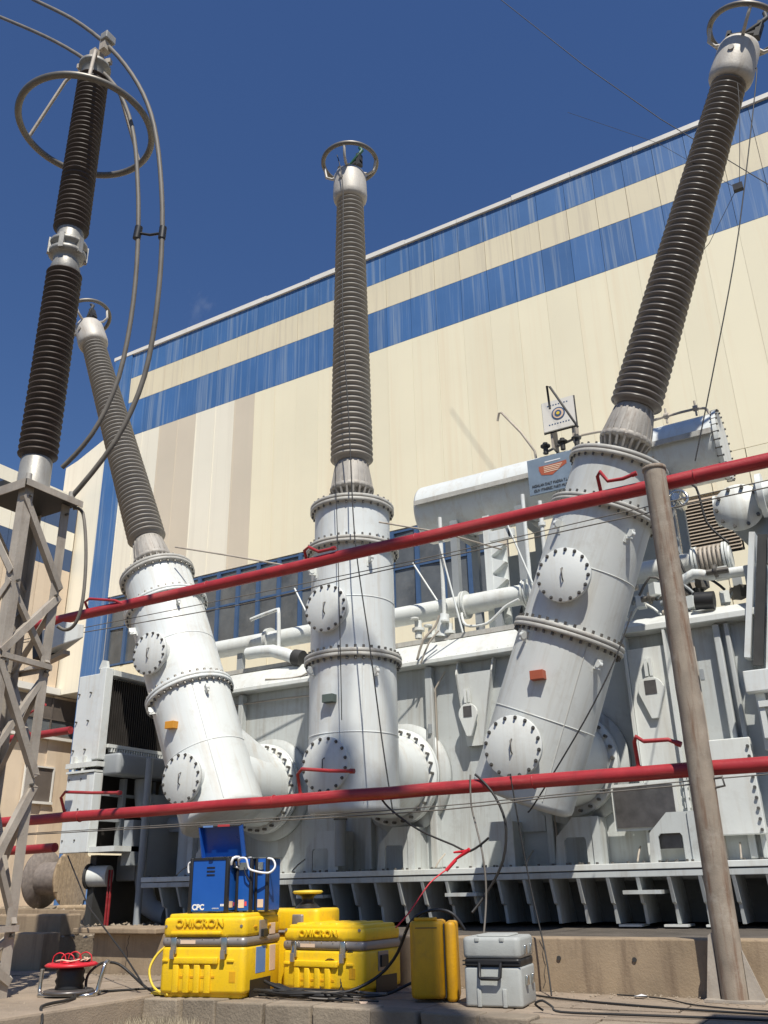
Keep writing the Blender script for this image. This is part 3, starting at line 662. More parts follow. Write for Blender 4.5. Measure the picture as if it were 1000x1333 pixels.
for xq in (-8.6, -7.2, -6.35, -4.3, -3.4): P(MB().box(xq-.05, xq+.05, 10.36, 10.44, 3.74, 4.15), 'pipe_support', SHADP)
for xq, z1 in ((-7.05, 5.2), (-4.98, 5.5), (-3.75, 5.55), (-3.52, 5.4)):
    P(MB().cyl((xq, 10.15, 3.75), (xq, 10.15, z1), .028, seg=10).cyl((xq, 10.15, z1-.35), (xq, 10.15, z1-.30), .05, seg=8), 'vertical_pipe', PAINTW)
P(MB().tube([(-4.98, 10.1, 5.1), (-4.7, 10.1, 3.8)], .014, 6), 'stay_rod', PAINTW); P(MB().tube([(-4.02, 10.1, 5.3), (-3.7, 10.1, 4.3)], .014, 6), 'stay_rod', PAINTW)
P(MB().tube([(-7.4, 10.1, 4.9), (-7.1, 10.1, 4.35)], .014, 6), 'stay_rod', PAINTW); P(MB().tube([(-5.4, 10.1, 4.9), (-5.05, 10.1, 4.3)], .014, 6), 'stay_rod', PAINTW)
P(MB().box(-4.25, -3.95, 10.12, 10.18, 4.98, 5.12), 'junction_box', PAINTW, bevel=.008)
P(MB().box(-3.98, -3.9, 10.12, 10.18, 5.0, 5.1), 'junction_box', PAINT)
# vent bend left of the middle turret
P(MB().tube([(-8.2, 10.1, 4.55), (-7.75, 10.1, 4.62), (-7.68, 10.1, 4.55), (-7.66, 10.1, 3.95)], .03, 8, 1), 'vent_pipe', PAINTW)
P(MB().tube([(-8.15, 10.0, 4.0), (-7.7, 10.0, 3.98), (-7.3, 10.0, 3.82)], .09, 14, 1), 'elbow_pipe', PAINTW); P(MB().cyl((-7.3, 10.0, 3.83), (-7.16, 10.0, 3.79), .115, seg=16), 'elbow_flange', DARK)
P(MB().tube([(-7.7, 9.9, 3.5), (-7.1, 9.85, 3.46), (-6.7, 9.85, 3.66), (-6.35, 9.8, 3.95), (-6.2, 9.8, 4.05)], .018, 6, 2), 'conduit', DARK)
P(MB().tube([(-7.7, 9.86, 3.54), (-7.05, 9.83, 3.50), (-6.6, 9.8, 3.72), (-6.3, 9.8, 3.92)], .012, 6, 2), 'conduit', GALV)
P(MB().cyl((-6.75, 10.0, 3.86), (-6.75, 10.0, 3.92), .17, seg=18), 'valve_wheel', DARK)
# valves and cable clutter on the lid
for xq, z in ((-5.15, 3.82), (-4.9, 3.84), (-5.35, 3.95), (-3.15, 3.9), (-3.3, 3.85)):
    q = MB().cyl((xq, 10.1, z-.12), (xq, 10.1, z+.12), .05, seg=12).cyl((xq, 10.1, z-.02), (xq, 10.1, z+.02), .085, seg=12).cyl((xq, 10.0, z+.12), (xq, 10.0, z+.14), .06, seg=10); P(q, 'valve', PAINT)
P(MB().tube([(-5.2, 9.75, 3.45), (-5.1, 9.75, 3.7), (-4.95, 9.8, 3.86), (-4.88, 9.8, 4.0)], .016, 6, 1), 'conduit', GALV)
P(MB().tube([(-5.15, 9.75, 3.40), (-5.02, 9.75, 3.65), (-4.9, 9.8, 3.80)], .012, 6, 1), 'conduit', GALV)
P(MB().tube([(-4.75, 10.2, 4.1), (-4.65, 10.1, 3.9), (-4.35, 10.1, 3.88), (-4.1, 10.1, 4.05), (-3.9, 10.1, 4.12)], .02, 6, 2), 'conduit', PAINT)
P(MB().cyl((-5.0, 10.1, 3.80), (-4.95, 10.1, 4.1), .1, .06, seg=16), 'pressure_dome', PAINTW)
R2 = random.Random(3)
for k in range(26):
    xq = R2.uniform(-2.6, -1.3); z = R2.uniform(3.72, 4.02); a = R2.uniform(0, 360)
    mm = R2.choice([PAINT, GALV, DARK, PAINTW, BOLT, SHADP])
    yq = R2.uniform(9.95, 10.5)
    M_ = T(Vector((xq, yq, z))) @ Rm(a, 'Z')
    q = MB()
    c_ = R2.random()
    if c_ < .35: q.box(-.07, .07, -.05, .05, -.08, .06, M_)
    elif c_ < .7: q.cyl((xq-.12, yq, z), (xq+.12, yq+R2.uniform(-.1, .1), z), .035, seg=10).cyl((xq-.03, yq, z), (xq, yq, z), .075, seg=12)
    else: q.tube([(xq-.2, yq, z-.1), (xq-.05, yq, z+.1), (xq+.1, yq, z+.02), (xq+.2, yq, z-.1)], .016, 6, 1)
    P(q, 'fitting', mm)
P(MB().cyl((-1.75, 9.93, 3.68), (-1.55, 9.93, 3.66), .10, seg=16), 'oil_cap', BLK)
P(MB().tube([(-1.95, 10.1, 3.95), (-1.75, 10.1, 4.05), (-1.6, 10.1, 4.0), (-1.2, 10.1, 3.98)], .06, 12, 1), 'elbow_pipe', PAINTW)
P(MB().tube([(-1.98, 10.2, 4.6), (-1.85, 10.2, 4.05), (-1.8, 10.2, 3.8)], .016, 6), 'conduit', DARK)
P(MB().tube([(-2.2, 10.2, 5.3), (-2.05, 10.2, 4.9), (-1.9, 10.2, 4.35)], .016, 6), 'conduit', DARK)
P(MB().tube([(-1.75, 10.0, 5.2), (-1.55, 10.0, 5.05), (-1.5, 10.0, 4.6), (-1.3, 10.0, 4.3)], .014, 6, 2), 'conduit', RUB)
# valve wheel under the conservator
q = MB().torus((-1.85, 10.4, 5.12), .12, .018, Rm(80, 'X')).cyl((-1.85, 10.3, 5.12), (-1.85, 10.7, 5.12), .05, seg=12)
for a in (0, 60, 120): q.tube([(-1.85-.12*math.cos(rad(a)), 10.4, 5.12-.12*math.sin(rad(a))), (-1.85+.12*math.cos(rad(a)), 10.4, 5.12+.12*math.sin(rad(a)))], .012, 6)
P(q, 'hand_wheel', CHROME)
P(MB().cyl((-1.5, 10.9, 5.05), (-1.15, 10.9, 5.0), .14, seg=20).cyl((-1.2, 10.9, 5.0), (-1.17, 10.9, 5.0), .22, seg=20).cyl((-1.5, 10.9, 5.05), (-1.47, 10.9, 5.05), .2, seg=20), 'flanged_elbow', PAINT)
P(MB().box(-1.15, -1.0, 11.2, 11.4, 4.3, 5.4), 'support_post', DARK)

# ---- right end: pipe manifold with bolted round blank, inclined channels, dark cooler ducts
dc = P(MB().lathe([(.285, 0), (.285, .03), (.01, .035)], 36, T(Vector((-1.17, 10.35, 4.83))) @ Rm(90, 'X')), 'blank_flange', PAINT)
q = MB()
for i in range(10):
    a = 2*math.pi*i/10; q.cyl((-1.17+.245*math.cos(a), 10.33, 4.83+.245*math.sin(a)), (-1.17+.245*math.cos(a), 10.285, 4.83+.245*math.sin(a)), .022, seg=6, sm=False)
q.build('bolts', BOLT, dc, off=TO, kind='stuff')
P(MB().tube([(-1.17, 10.38, 4.83), (-1.15, 10.6, 4.83), (-1.0, 10.7, 4.6), (-.75, 10.5, 4.2)], .23, 24, 1), 'manifold', SHADP)
P(MB().tube([(-.95, 10.3, 4.9), (-.6, 10.3, 4.9), (-.2, 10.3, 4.9)], .16, 18), 'manifold', PAINT)
P(MB().cyl((-.92, 10.3, 4.9), (-.86, 10.3, 4.9), .26, seg=24), 'pipe_flange', PAINTW)
def beam(p0, p1, w_, t_, m, name='channel'):
    p0, p1 = Vector(p0), Vector(p1); d = (p1-p0); L = d.length
    M_ = T(p0) @ d.to_track_quat('Z', 'Y').to_matrix().to_4x4()
    return MB().box(-w_/2, w_/2, -t_/2, t_/2, 0, L, M_)
P(beam((-1.30, 9.85, 2.95), (-1.02, 9.85, 4.30), .17, .06, PAINTW), 'channel', PAINTW)
P(beam((-1.12, 9.75, 2.7), (-.80, 9.75, 4.30), .12, .06, PAINTW), 'channel', PAINTW)
P(beam((-1.21, 9.78, 2.85), (-.92, 9.78, 4.25), .03, .1, DARK), 'channel', DARK)
P(MB().cyl((-.92, 9.9, 2.6), (-.92, 9.9, 3.5), .07, seg=14), 'vertical_pipe', PAINT)
P(MB().box(-1.35, -.2, 9.6, 9.75, 2.56, 2.78), 'shelf_beam', PAINTW, bevel=.01)
P(MB().box(-1.25, -.2, 9.58, 9.72, 2.40, 2.46).box(-1.25, -1.2, 9.6, 9.7, 2.1, 2.4).box(-1.1, -1.06, 9.6, 9.7, 2.05, 2.4), 'shelf_beam', PAINT)
P(MB().box(-.95, .5, 9.8, 12, .99, 2.3), 'cooler_duct', SHADP, bevel=.02)
P(MB().box(-1.2, -.96, 9.95, 12, .99, 4.0), 'end_plate', TANKP, bevel=.01)
P(MB().box(-.9, .5, 10.6, 12, 2.4, 4.1), 'cooler_duct', SHADP, bevel=.02)
P(MB().prism([(-1.55, 3.5), (-1.25, 3.5), (-.9, 1.6), (-1.25, 1.6)], 'y', 10.02, 10.06), 'end_plate', TANKP)
P(MB().box(-1.28, -1.2, 9.7, 9.8, 2.0, 2.56).box(-1.2, -.95, 9.7, 9.76, 2.22, 2.30), 'latch_frame', PAINTW)

# ================================================================== COOLER BANK (left)
CO = (-10.0, 10.5, .386)
ck = thing('oil_cooler', 'tall white and black oil cooler unit left of the transformer', 'cooler', (-12.000, 12.600, 0.293))
ck.scale = (1.2, 1.2, 1.2)
def K(b, name, m, **k): return b.build(name, m, ck, off=CO, **k)
x0, x1, y0, y1 = -10.87, -10.27, 9.30, 11.6
K(MB().box(x0, x1-.14, y0, y0+.12, 2.5, 3.88), 'end_panel', PAINTW, bevel=.01)
K(MB().box(x0, x1-.17, y0-.02, y0+.12, 1.33, 2.42), 'end_panel', PAINTW, bevel=.01)
K(MB().box(x1-.13, x1, y0-.03, y0+.12, 2.6, 3.95), 'end_panel', PAINTW, bevel=.01)
K(MB().box(x1-.16, x1+.0, y0-.05, y0+.12, 1.33, 2.41), 'end_panel', PAINTW, bevel=.01)
K(MB().box(x0, x1-.25, y0+.13, y1, 2.5, 3.85), 'housing', SHADP)
K(MB().box(x0, x1-.30, y0+.13, y1, 1.4, 2.49), 'housing', CORE)
K(MB().box(x1-.2, x1+.02, y0+.13, y1, 3.85, 3.93), 'top_rail', PAINT)
K(MB().box(x1-.2, x1+.03, y0+.13, y1, 2.78, 2.83), 'rail', PAINT)
K(MB().box(x1-.10, x1+.0, y1-.1, y1, 1.4, 3.85), 'end_post', PAINT)
core = K(MB().box(x1-.24, x1-.12, y0+.14, y1-.1, 2.5, 3.82), 'radiator_core', CORE)
q = MB()
yq = y0+.2
while yq < y1-.15: q.box(x1-.12, x1-.07, yq, yq+.012, 2.85, 3.82); yq += .045
q.build('core_fins', CORE, core, off=CO, kind='stuff')
q = MB(); yq = y0+.2
while yq < y1-.1: q.box(x1-.05, x1+.028, yq, yq+.02, 2.72, 2.775); yq += .05
K(q, 'comb_strip', PAINT, kind='stuff')
K(MB().rbox(x1-.05, x1+.30, y0+.1, y1, 2.38, 2.68, .06), 'duct', SHADP)
K(MB().rbox(x1+.0, x1+.35, y0+1.2, y0+1.7, 1.9, 2.35, .1), 'pump_cover', SHADP)
K(MB().box(x0-.03, x1+.02, y0-.05, y0+.1, 2.50, 2.57).box(x0+.02, x1+.0, y0-.07, y0+.1, 2.42, 2.45).box(x0+.1, x0+.14, y0-.04, y0+.0, 2.42, 2.66).box(x1-.3, x1-.26, y0-.04, y0, 2.42, 2.66), 'bracket_rail', PAINT)
for i in range(6): K(MB().cyl((x0+.30, y0-.032, 1.5+i*.42), (x0+.30, y0, 1.5+i*.42), .013, seg=8), 'rivet', BOLT)
for i in range(6): K(MB().cyl((x0+.05, y0-.032, 1.5+i*.42), (x0+.05, y0, 1.5+i*.42), .013, seg=8), 'rivet', BOLT)
K(MB().lathe([(.52, 0), (.50, .10), (.42, .20), (.25, .28), (.02, .31)], 32, T(Vector((x0, y0+.75, 3.05))) @ Rm(-90, 'Y')), 'fan_dome', PAINTW)
K(MB().prism([(x1-.2, 3.95), (x1-.02, 3.95), (x1-.05, 4.06), (x1-.14, 4.08)], 'y', y0+.0, y0+.05), 'lifting_lug', PAINT)
K(MB().box(x1-.18, x1+.5, y0-.02, y1-.4, 1.33, 1.40), 'bottom_rail', PAINT)
K(MB().box(x1-.18, x1-.06, y0+.2, y1, .386, 1.3), 'leg', DARK)
K(MB().box(x1-.10, x1+.3, y0+.6, y0+1.4, .95, 1.3), 'pump', SHADP, bevel=.03)
for yq in (y0+.5, y0+1.1, y0+1.7): K(MB().box(x1-.06, x1+.04, yq, yq+.06, 1.42, 2.36), 'frame_post', SHADP)
for zq in (1.75, 2.1): K(MB().box(x1-.05, x1+.02, y0+.14, y1, zq, zq+.04), 'frame_rail', SHADP)
K(MB().tube([(x1+.1, y0+.8, 2.36), (x1+.15, y0+.8, 2.0), (x1+.35, y0+.9, 1.75), (x1+.8, y0+1.0, 1.7)], .11, 14, 1), 'oil_pipe', SHADP)
K(MB().box(x1+.15, x1+.45, y0+1.0, y0+1.5, 1.45, 1.9), 'motor_cover', SHADP, bevel=.03)
K(MB().tube([(x1+.62, y0+.4, .39), (x1+.62, y0+.4, 2.6)], .05, 10), 'stand_pipe', SHADP)
K(MB().cyl((x1-.15, y0+.2, 1.02), (x1+.12, y0+.3, 1.02), .14, seg=20), 'pump', PAINT)
K(MB().cyl((x1-.18, y0+.19, 1.02), (x1-.15, y0+.2, 1.02), .17, seg=20), 'pump_flange', DARK)
K(MB().tube([(x1+.45, y0+.7, 1.4), (x1+.40, y0+.7, .95), (x1+.55, y0+.7, .60), (x1+.9, y0+.7, .5)], .13, 14, 1), 'pump_pipe', SHADP)
K(MB().tube([(x1+.9, y0+1.2, 1.3), (x1+.6, y0+1.2, 1.2), (x1+.5, y0+1.2, .8), (x1+.7, y0+1.2, .45)], .11, 14, 1), 'pump_pipe', SHADP)
K(MB().box(x1+.32, x1+.5, y0+.3, y0+.9, 1.15, 1.75), 'cable_box', SHADP)
K(MB().box(x1+.15, x1+.17, y0+.25, y0+.27, .386, 1.1).box(x1+.2, x1+.22, y0+.25, y0+.27, .386, 1.1), 'stand_leg', RED)
K(MB().box(x1+.5, x1+.62, y0+.5, y0+1.8, 1.0, 2.1), 'duct', SHADP)
K(MB().box(x1+.02, x1+1.3, y0+.9, y0+1.0, 1.6, 1.7), 'cross_beam', SHADP)

# ================================================================== LATTICE TOWER + SURGE ARRESTER
TW = (-7.33, 5.38, 0)
tw = thing('lattice_tower', 'tall steel lattice tower at the left edge carrying the brown insulator', 'tower', (TW[0], TW[1], .012))
TWO = (TW[0], TW[1], .012)
def W_(b, name, m=GALV, **k): return b.build(name, m, tw, off=TWO, **k)
h = .31; ZT = 4.56
cn = {'FR': (TW[0]+h, TW[1]-h), 'BR': (TW[0]+h-.08, TW[1]+h), 'FL': (TW[0]-h, TW[1]-h), 'BL': (TW[0]-h, TW[1]+h)}
for kx, (cx_, cy_) in cn.items():
    sx = -1 if 'R' in kx else 1; sy = 1 if 'F' in kx else -1
    wx = .10
    q = MB()
    x_a, x_b = sorted((cx_, cx_+sx*wx)); y_a, y_b = sorted((cy_, cy_+sy*.012)); q.box(x_a, x_b, y_a, y_b, .012, ZT)
    x_a, x_b = sorted((cx_, cx_+sx*.012)); y_a, y_b = sorted((cy_+sy*.0125, cy_+sy*wx)); q.box(x_a, x_b, y_a, y_b, .012, ZT)
    W_(q, 'leg')
def lbar(p0, p1, n_, w_=.075, off_=0.0):
    """angle bar between two points, flat leg facing n_"""
    p0, p1 = Vector(p0), Vector(p1); d = (p1-p0).normalized(); n_ = Vector(n_).normalized(); s_ = d.cross(n_).normalized()
    p0 = p0+n_*off_; p1 = p1+n_*off_
    q = MB()
    for (a0, a1, b0, b1) in ((-w_/2, w_/2, 0, .010), (w_/2-.010, w_/2, -w_*.85, 0)):
        v = []
        for p in (p0, p1):
            for (a, b_) in ((a0, b0), (a1, b0), (a1, b1), (a0, b1)): v.append(p+s_*a+n_*b_)
        q.add(v, [(0,3,2,1), (4,5,6,7), (0,1,5,4), (1,2,6,5), (2,3,7,6), (3,0,4,7)])
    return q
lev = [4.50, 3.62, 2.85, 1.80, .55, .1]
FR, BR, FL, BL = (Vector((*cn[k], 0)) for k in ('FR', 'BR', 'FL', 'BL'))
def zz(p, z): return Vector((p.x, p.y, z))
for a, b_, n_ in ((FR, BR, (1, 0, 0)), (FL, FR, (0, -1, 0)), (BL, BR, (0, 1, 0)), (FL, BL, (-1, 0, 0))):
    for i in range(len(lev)-1):
        p, q_ = (a, b_) if i % 2 == 0 else (b_, a)
        W_(lbar(zz(p, lev[i]-.05), zz(q_, lev[i+1]+.03), n_, .066, .014), 'brace')
for a, b_, n_ in ((FR, BR, (1, 0, 0)), (FL, FR, (0, -1, 0)), (BL, BR, (0, 1, 0))):
    for i in range(1, len(lev)-1):
        p, q_ = (b_, a) if i % 2 == 0 else (a, b_)
        W_(lbar(zz(p, lev[i]-.05), zz(q_, lev[i+1]+.03), n_, .05, -.02), 'brace')
for z in (lev[2], lev[4]):
    for a, b_, n_ in ((FR, BR, (1, 0, 0)), (FL, FR, (0, -1, 0)), (BL, BR, (0, 1, 0)), (FL, BL, (-1, 0, 0))): W_(lbar(zz(a, z), zz(b_, z), n_, .05, .026), 'brace')
for i, l in enumerate(lev[:-1]):
    for pnt in (FR, BR):
        W_(MB().cyl((pnt.x+.01, pnt.y+(.05 if pnt is FR else -.05), l-.05), (pnt.x+.05, pnt.y+(.05 if pnt is FR else -.05), l-.05), .014, seg=6, sm=False), 'bolt', BOLT)
W_(MB().box(TW[0]-.38, TW[0]+.37, TW[1]-.355, TW[1]+.355, 4.565, 4.60), 'top_plate', DARK, bevel=.004)
W_(MB().box(TW[0]-.36, TW[0]+.36, TW[1]-.365, TW[1]-.356, 4.50, 4.598).box(TW[0]+.371, TW[0]+.38, TW[1]-.35, TW[1]+.35, 4.53, 4.598), 'plate_edge', GALV)
for dx, dy in ((.28, .27), (.28, -.27), (-.28, -.27), (-.28, .27)):
    W_(MB().cyl((TW[0]+dx, TW[1]+dy, 4.60), (TW[0]+dx, TW[1]+dy, 4.70), .03, seg=10).cyl((TW[0]+dx, TW[1]+dy, 4.60), (TW[0]+dx, TW[1]+dy, 4.63), .05, seg=6, sm=False), 'anchor_bolt', RIBC)
W_(MB().box(TW[0]-.26, TW[0]-.12, TW[1]-.26, TW[1]-.14, 4.60, 4.74), 'terminal_box', DARK)
W_(MB().box(TW[0]-.45, TW[0]-.2, TW[1]+.2, TW[1]+.3, .9, .98), 'gusset', DARK)

SO = (TW[0], TW[1], 4.60)
sa = thing('surge_arrester', 'tall dark brown ribbed insulator stack with large ring on lattice tower', 'insulator', SO)
def Sg(b, name, m, **k): return b.build(name, m, sa, **k)
Sg(MB().lathe([(.20, .0), (.20, .04), (.165, .06), (.16, .42), (.14, .46)], 32), 'base_casting', ALUG)
def stack(z0, z1, n, r0, r1, seg=36):
    pr = [(r0-.06, z0-.02)]
    for i in range(n):
        u = i/(n-1); ro = r0+(r1-r0)*u; ri = ro-.045; zq = z0+(z1-z0)*i/n; p = (z1-z0)/n
        pr += [(ri, zq), (ri, zq+p*.2), (ro-.004, zq+p*.34), (ro, zq+p*.5), (ro-.006, zq+p*.62), (ri+.004, zq+p*.95)]
    pr += [(r1-.06, z1+.02)]
    return MB().lathe(pr, seg)
Sg(stack(.46, 2.86, 33, .205, .20), 'insulator', PORCB)
Sg(MB().lathe([(.15, 2.84), (.17, 2.90), (.15, 2.98), (.15, 3.05), (.17, 3.06), (.215, 3.09), (.215, 3.13), (.17, 3.15), (.17, 3.20), (.215, 3.22), (.215, 3.26), (.17, 3.28), (.15, 3.32), (.15, 3.46)], 20), 'coupling', ALUG)
for a in range(0, 360, 60): Sg(MB().box(.16, .225, -.028, .028, 3.07, 3.28, Rm(a, 'Z')), 'coupling_lug', ALUG)
Sg(stack(3.46, 5.95, 34, .205, .19), 'insulator', PORCB)
Sg(MB().lathe([(.14, 5.93), (.16, 5.96), (.16, 6.10), (.20, 6.11), (.20, 6.16), (.12, 6.18)], 28), 'top_casting', ALUG)
Sg(MB().box(-.25, .22, -.03, .03, 6.18, 6.25, Rm(20, 'Z')).box(-.05, .05, -.08, .08, 6.18, 6.42).box(.0, .10, -.06, .06, 6.35, 6.55, T(Vector((.1, 0, 0)))), 'terminal_bracket', GALV)
Sg(MB().box(.12, .24, -.08, .08, 6.50, 6.62), 'cable_clamp', ALUG, bevel=.01)
rz_ = 5.10
Sg(MB().torus((0, 0, rz_), .80, .042, n=72, seg=12), 'corona_ring', RING)
for a in (200, 320, 80):
    m_ = Rm(a, 'Z'); Sg(MB().tube([m_ @ Vector(p) for p in ((.18, 0, 6.12), (.30, 0, 6.10), (.40, 0, 6.0), (.79, 0, rz_+.02))], .022, 8, 0), 'ring_arm', GALV)
CA = [(-10.433,5.2,13.882),(-9.571,5.25,13.062),(-8.395,5.3,11.927),(-7.529,5.37,11.009),(-6.975,5.45,10.283),(-6.625,5.5,9.444),(-6.486,5.55,8.624),(-6.428,5.6,7.834),(-6.436,5.65,6.906),(-6.532,5.65,5.943),(-6.787,5.6,5.293),(-7.13,5.55,4.97)]
CBp = [(-10.187,5.2,14.419),(-8.844,5.3,12.984),(-7.925,5.35,12.02),(-7.12,5.4,11.007),(-6.606,5.5,10.138),(-6.346,5.6,9.38),(-6.182,5.65,8.436),(-6.137,5.7,7.666),(-6.164,5.75,6.811),(-6.309,5.8,5.947),(-6.594,5.75,5.213),(-7.05,5.66,4.66)]
tag(MB().tube(CA, .026, 10, 2).build('overhead_conductor', GCAB), 'inner of the two thick grey cables curving down past the brown insulator', 'cable')
tag(MB().tube(CBp, .028, 10, 2).build('overhead_conductor', GCAB), 'outer of the two thick grey cables curving down past the brown insulator', 'cable')
sp = MB().tube([(-6.43, 5.6, 7.80), (-6.28, 5.65, 7.74), (-6.14, 5.7, 7.74)], .016, 8).cyl((-6.44, 5.6, 7.72), (-6.42, 5.6, 7.88), .045, seg=10).cyl((-6.14, 5.7, 7.66), (-6.135, 5.7, 7.82), .042, seg=10)
tag(sp.build('cable_spacer', BLK), 'small black spacer clamp bridging the two thick grey cables', 'clamp')
tag(MB().tube([(-7.114,5.75,4.565),(-6.998,5.78,4.496),(-6.901,5.8,4.035),(-6.866,5.8,3.536),(-6.936,5.8,3.293),(-7.072,5.8,3.251),(-7.132,5.75,3.288)], .018, 8, 2).build('earth_cable', GCAB), 'grey cable hanging in a loop from the lattice tower platform', 'cable')

# floodlight on the tower side
fl = thing('floodlight', 'boxy white floodlight with dark glass beside the lattice tower', 'lamp', (-8.5, 6.9, 3.4))
FO = (-8.5, 6.9, 3.4)
Mf = T(Vector((-8.5, 6.9, 3.60))) @ Rm(-12, 'Y')
MB().add([Mf @ Vector(p) for p in ((-.12,-.15,-.16),(.20,-.15,-.17),(.30,.1,-.06),(-.12,.15,-.10),(-.12,-.15,.13),(.24,-.15,.11),(.32,.1,.10),(-.12,.15,.12))],
         [(0,3,2,1),(4,5,6,7),(0,1,5,4),(1,2,6,5),(2,3,7,6),(3,0,4,7)]).build('housing', PAINTG, fl, off=FO, bevel=.012)
MB().box(-.30, -.125, -.14, .14, -.17, .13, Mf).build('ballast', DARK, fl, off=FO, bevel=.01)
MB().box(-.55, .12, -.05, .05, -.23, -.18, Mf).build('bracket', GALV, fl, off=FO)

# ================================================================== FIRE PIPES
def pipe(label, x0, x1, y, z, r, nozzles=()):
    t = thing('fire_water_pipe', label, 'pipe', (x0, y, z), 0, None); O = (x0, y, z)
    q = MB(); n = int((x1-x0)/.5)
    pts = [(x0+(x1-x0)*i/n, y+R.uniform(-.004, .004), z+R.uniform(-.005, .005)) for i in range(n+1)]
    q.tube(pts, r, 20); q.build('pipe_run', RED, t, off=O)
    xx_ = x0+1.3
    while xx_ < x1: MB().torus((xx_, y, z), r, .006, Rm(90, 'Y'), n=24, seg=6).build('weld_seam', RED, t, off=O); xx_ += 2.9
    for p in nozzles:
        nz = MB().tube(p, .018, 8, 0).build('spray_arm', RED, t, off=O)
        e = Vector(p[-1]); d = (e-Vector(p[-2])).normalized()
        MB().cyl(e, e+d*.05, .025, seg=8).build('nozzle', RED, nz, off=O)
        MB().cyl(Vector(p[0])-Vector((0, 0, .05)), Vector(p[0])+Vector((0, 0, .02)), .028, seg=10).build('socket', RED, nz, off=O)
    return t
nu1=[(-9.095,7.8,4.27),(-9.09,7.72,4.377),(-8.99,7.7,4.40),(-8.5,7.7,4.29),(-8.40,7.72,4.24)]
nu2=[(-5.545,7.8,4.27),(-5.528,7.72,4.374),(-5.453,7.7,4.397),(-5.315,7.7,4.31),(-5.138,7.7,4.31)]
nu3=[(-2.079,7.8,4.27),(-2.08,7.74,4.437),(-2.04,7.7,4.462),(-1.975,7.7,4.345),(-1.833,7.7,4.334),(-1.745,7.7,4.35)]
nl1=[(-9.10,7.8,1.70),(-9.115,7.72,1.893),(-9.026,7.7,1.951),(-8.558,7.7,1.912),(-8.13,7.7,1.885)]
nl2=[(-5.583,7.8,1.71),(-5.568,7.72,1.906),(-5.501,7.7,1.955),(-5.148,7.7,1.91),(-4.91,7.7,1.89)]
nl3=[(-2.057,7.8,1.71),(-2.051,7.74,1.921),(-2.02,7.7,1.957),(-1.961,7.7,1.913),(-1.756,7.7,1.908),(-1.70,7.7,1.88)]
pipe('upper long red pipe crossing in front of the turrets at mid height', -11.2, 3, 7.77, 4.223, .067, (nu1, nu2, nu3))
pipe('lower long red pipe crossing above the yellow cases', -13, 3, 7.77, 1.662, .061, (nl1, nl2, nl3))
pipe('short lowest red pipe at the far left behind the tower', -14, -10.15, 8.6, 1.37, .06)
pipe('short red pipe behind the tower in front of the salmon wall', -16.5, -12.35, 10.5, 3.36, .065, ([(-13.4, 10.5, 3.40), (-13.5, 10.4, 3.66), (-13.3, 10.4, 3.76), (-13.0, 10.4, 3.84)],))
sp = MB().cyl((-11.1, 7.8, -.3), (-11.1, 7.8, 4.15), .06, seg=16)
tag(sp.build('pipe_post', GALV), 'thin steel post holding up the left end of the red pipes', 'post')

# post carrying the pipes
PO = (-1.51, 7.58, 0)
po = thing('steel_post', 'tall round weathered post in front of the transformer, on the right', 'post', PO)
q = MB(); n = 26
pts = [(-1.51+R.uniform(-.002, .002), 7.58, i*4.28/n) for i in range(n+1)]
MB().tube(pts, .098, 28).build('shaft', POST, po, off=PO)
MB().lathe([(.09, 4.275), (.106, 4.28), (.106, 4.315), (.06, 4.33), (.01, 4.335)], 28).build('cap', POST, po)
Mb = T(Vector((0, 0, 0)))
MB().prism([(-.20, .004), (-.10, .004), (-.095, .46), (-.125, .44)], 'y', -.03, .0).build('gusset', GALV, po)
MB().prism([(.10, .004), (.22, .004), (.10, .34)], 'y', -.03, .0).build('gusset', GALV, po)
MB().box(-.2, .22, -.13, .12, .0035, .02).build('base_plate', GALV, po)
MB().tube([(.09, -.02, 1.56), (.16, -.02, 1.57), (.17, -.02, 1.50), (.1, -.02, 1.49)], .01, 6).build('hook', BOLT, po)

# unseen ringed mast added behind the camera to shade upright case and middle turret
ms = thing('added_shade_mast', 'added shade-casting mast crowned by a large ring, unseen, to the right behind the camera', 'mast', (4.50, -3.0, -.35)); hh = 27.2
MB().lathe([(.36, 0), (.35, 4), (.33, 14), (.30, hh), (.05, hh+.2)], 24).build('shaft', GALV, ms)
MB().lathe([(.55, 0), (.55, .06), (.40, .10)], 24).build('added_mast_base_flange', GALV, ms)
MB().torus((0, 0, hh+.5), .85, .07).build('added_mast_ring', RING, ms)
for a in (0, 120, 240): MB().tube([Rm(a, 'Z') @ Vector(p) for p in ((.2, 0, hh), (.85, 0, hh+.5))], .04, 8).build('ring_arm', GALV, ms)
# added unseen copy of the lattice tower, placed to throw shade across the paving
t2 = tw.copy(); COL.objects.link(t2); t2.location = (.75, 4.3, -.34); t2['label'] = 'added shade-casting copy of the steel lattice tower without insulator, unseen at right'
for ch in list(tw.children):
    c_ = ch.copy(); COL.objects.link(c_); c_.parent = t2
tw['group'] = t2['group'] = 'steel lattice tower before the transformer and its added unseen copy'

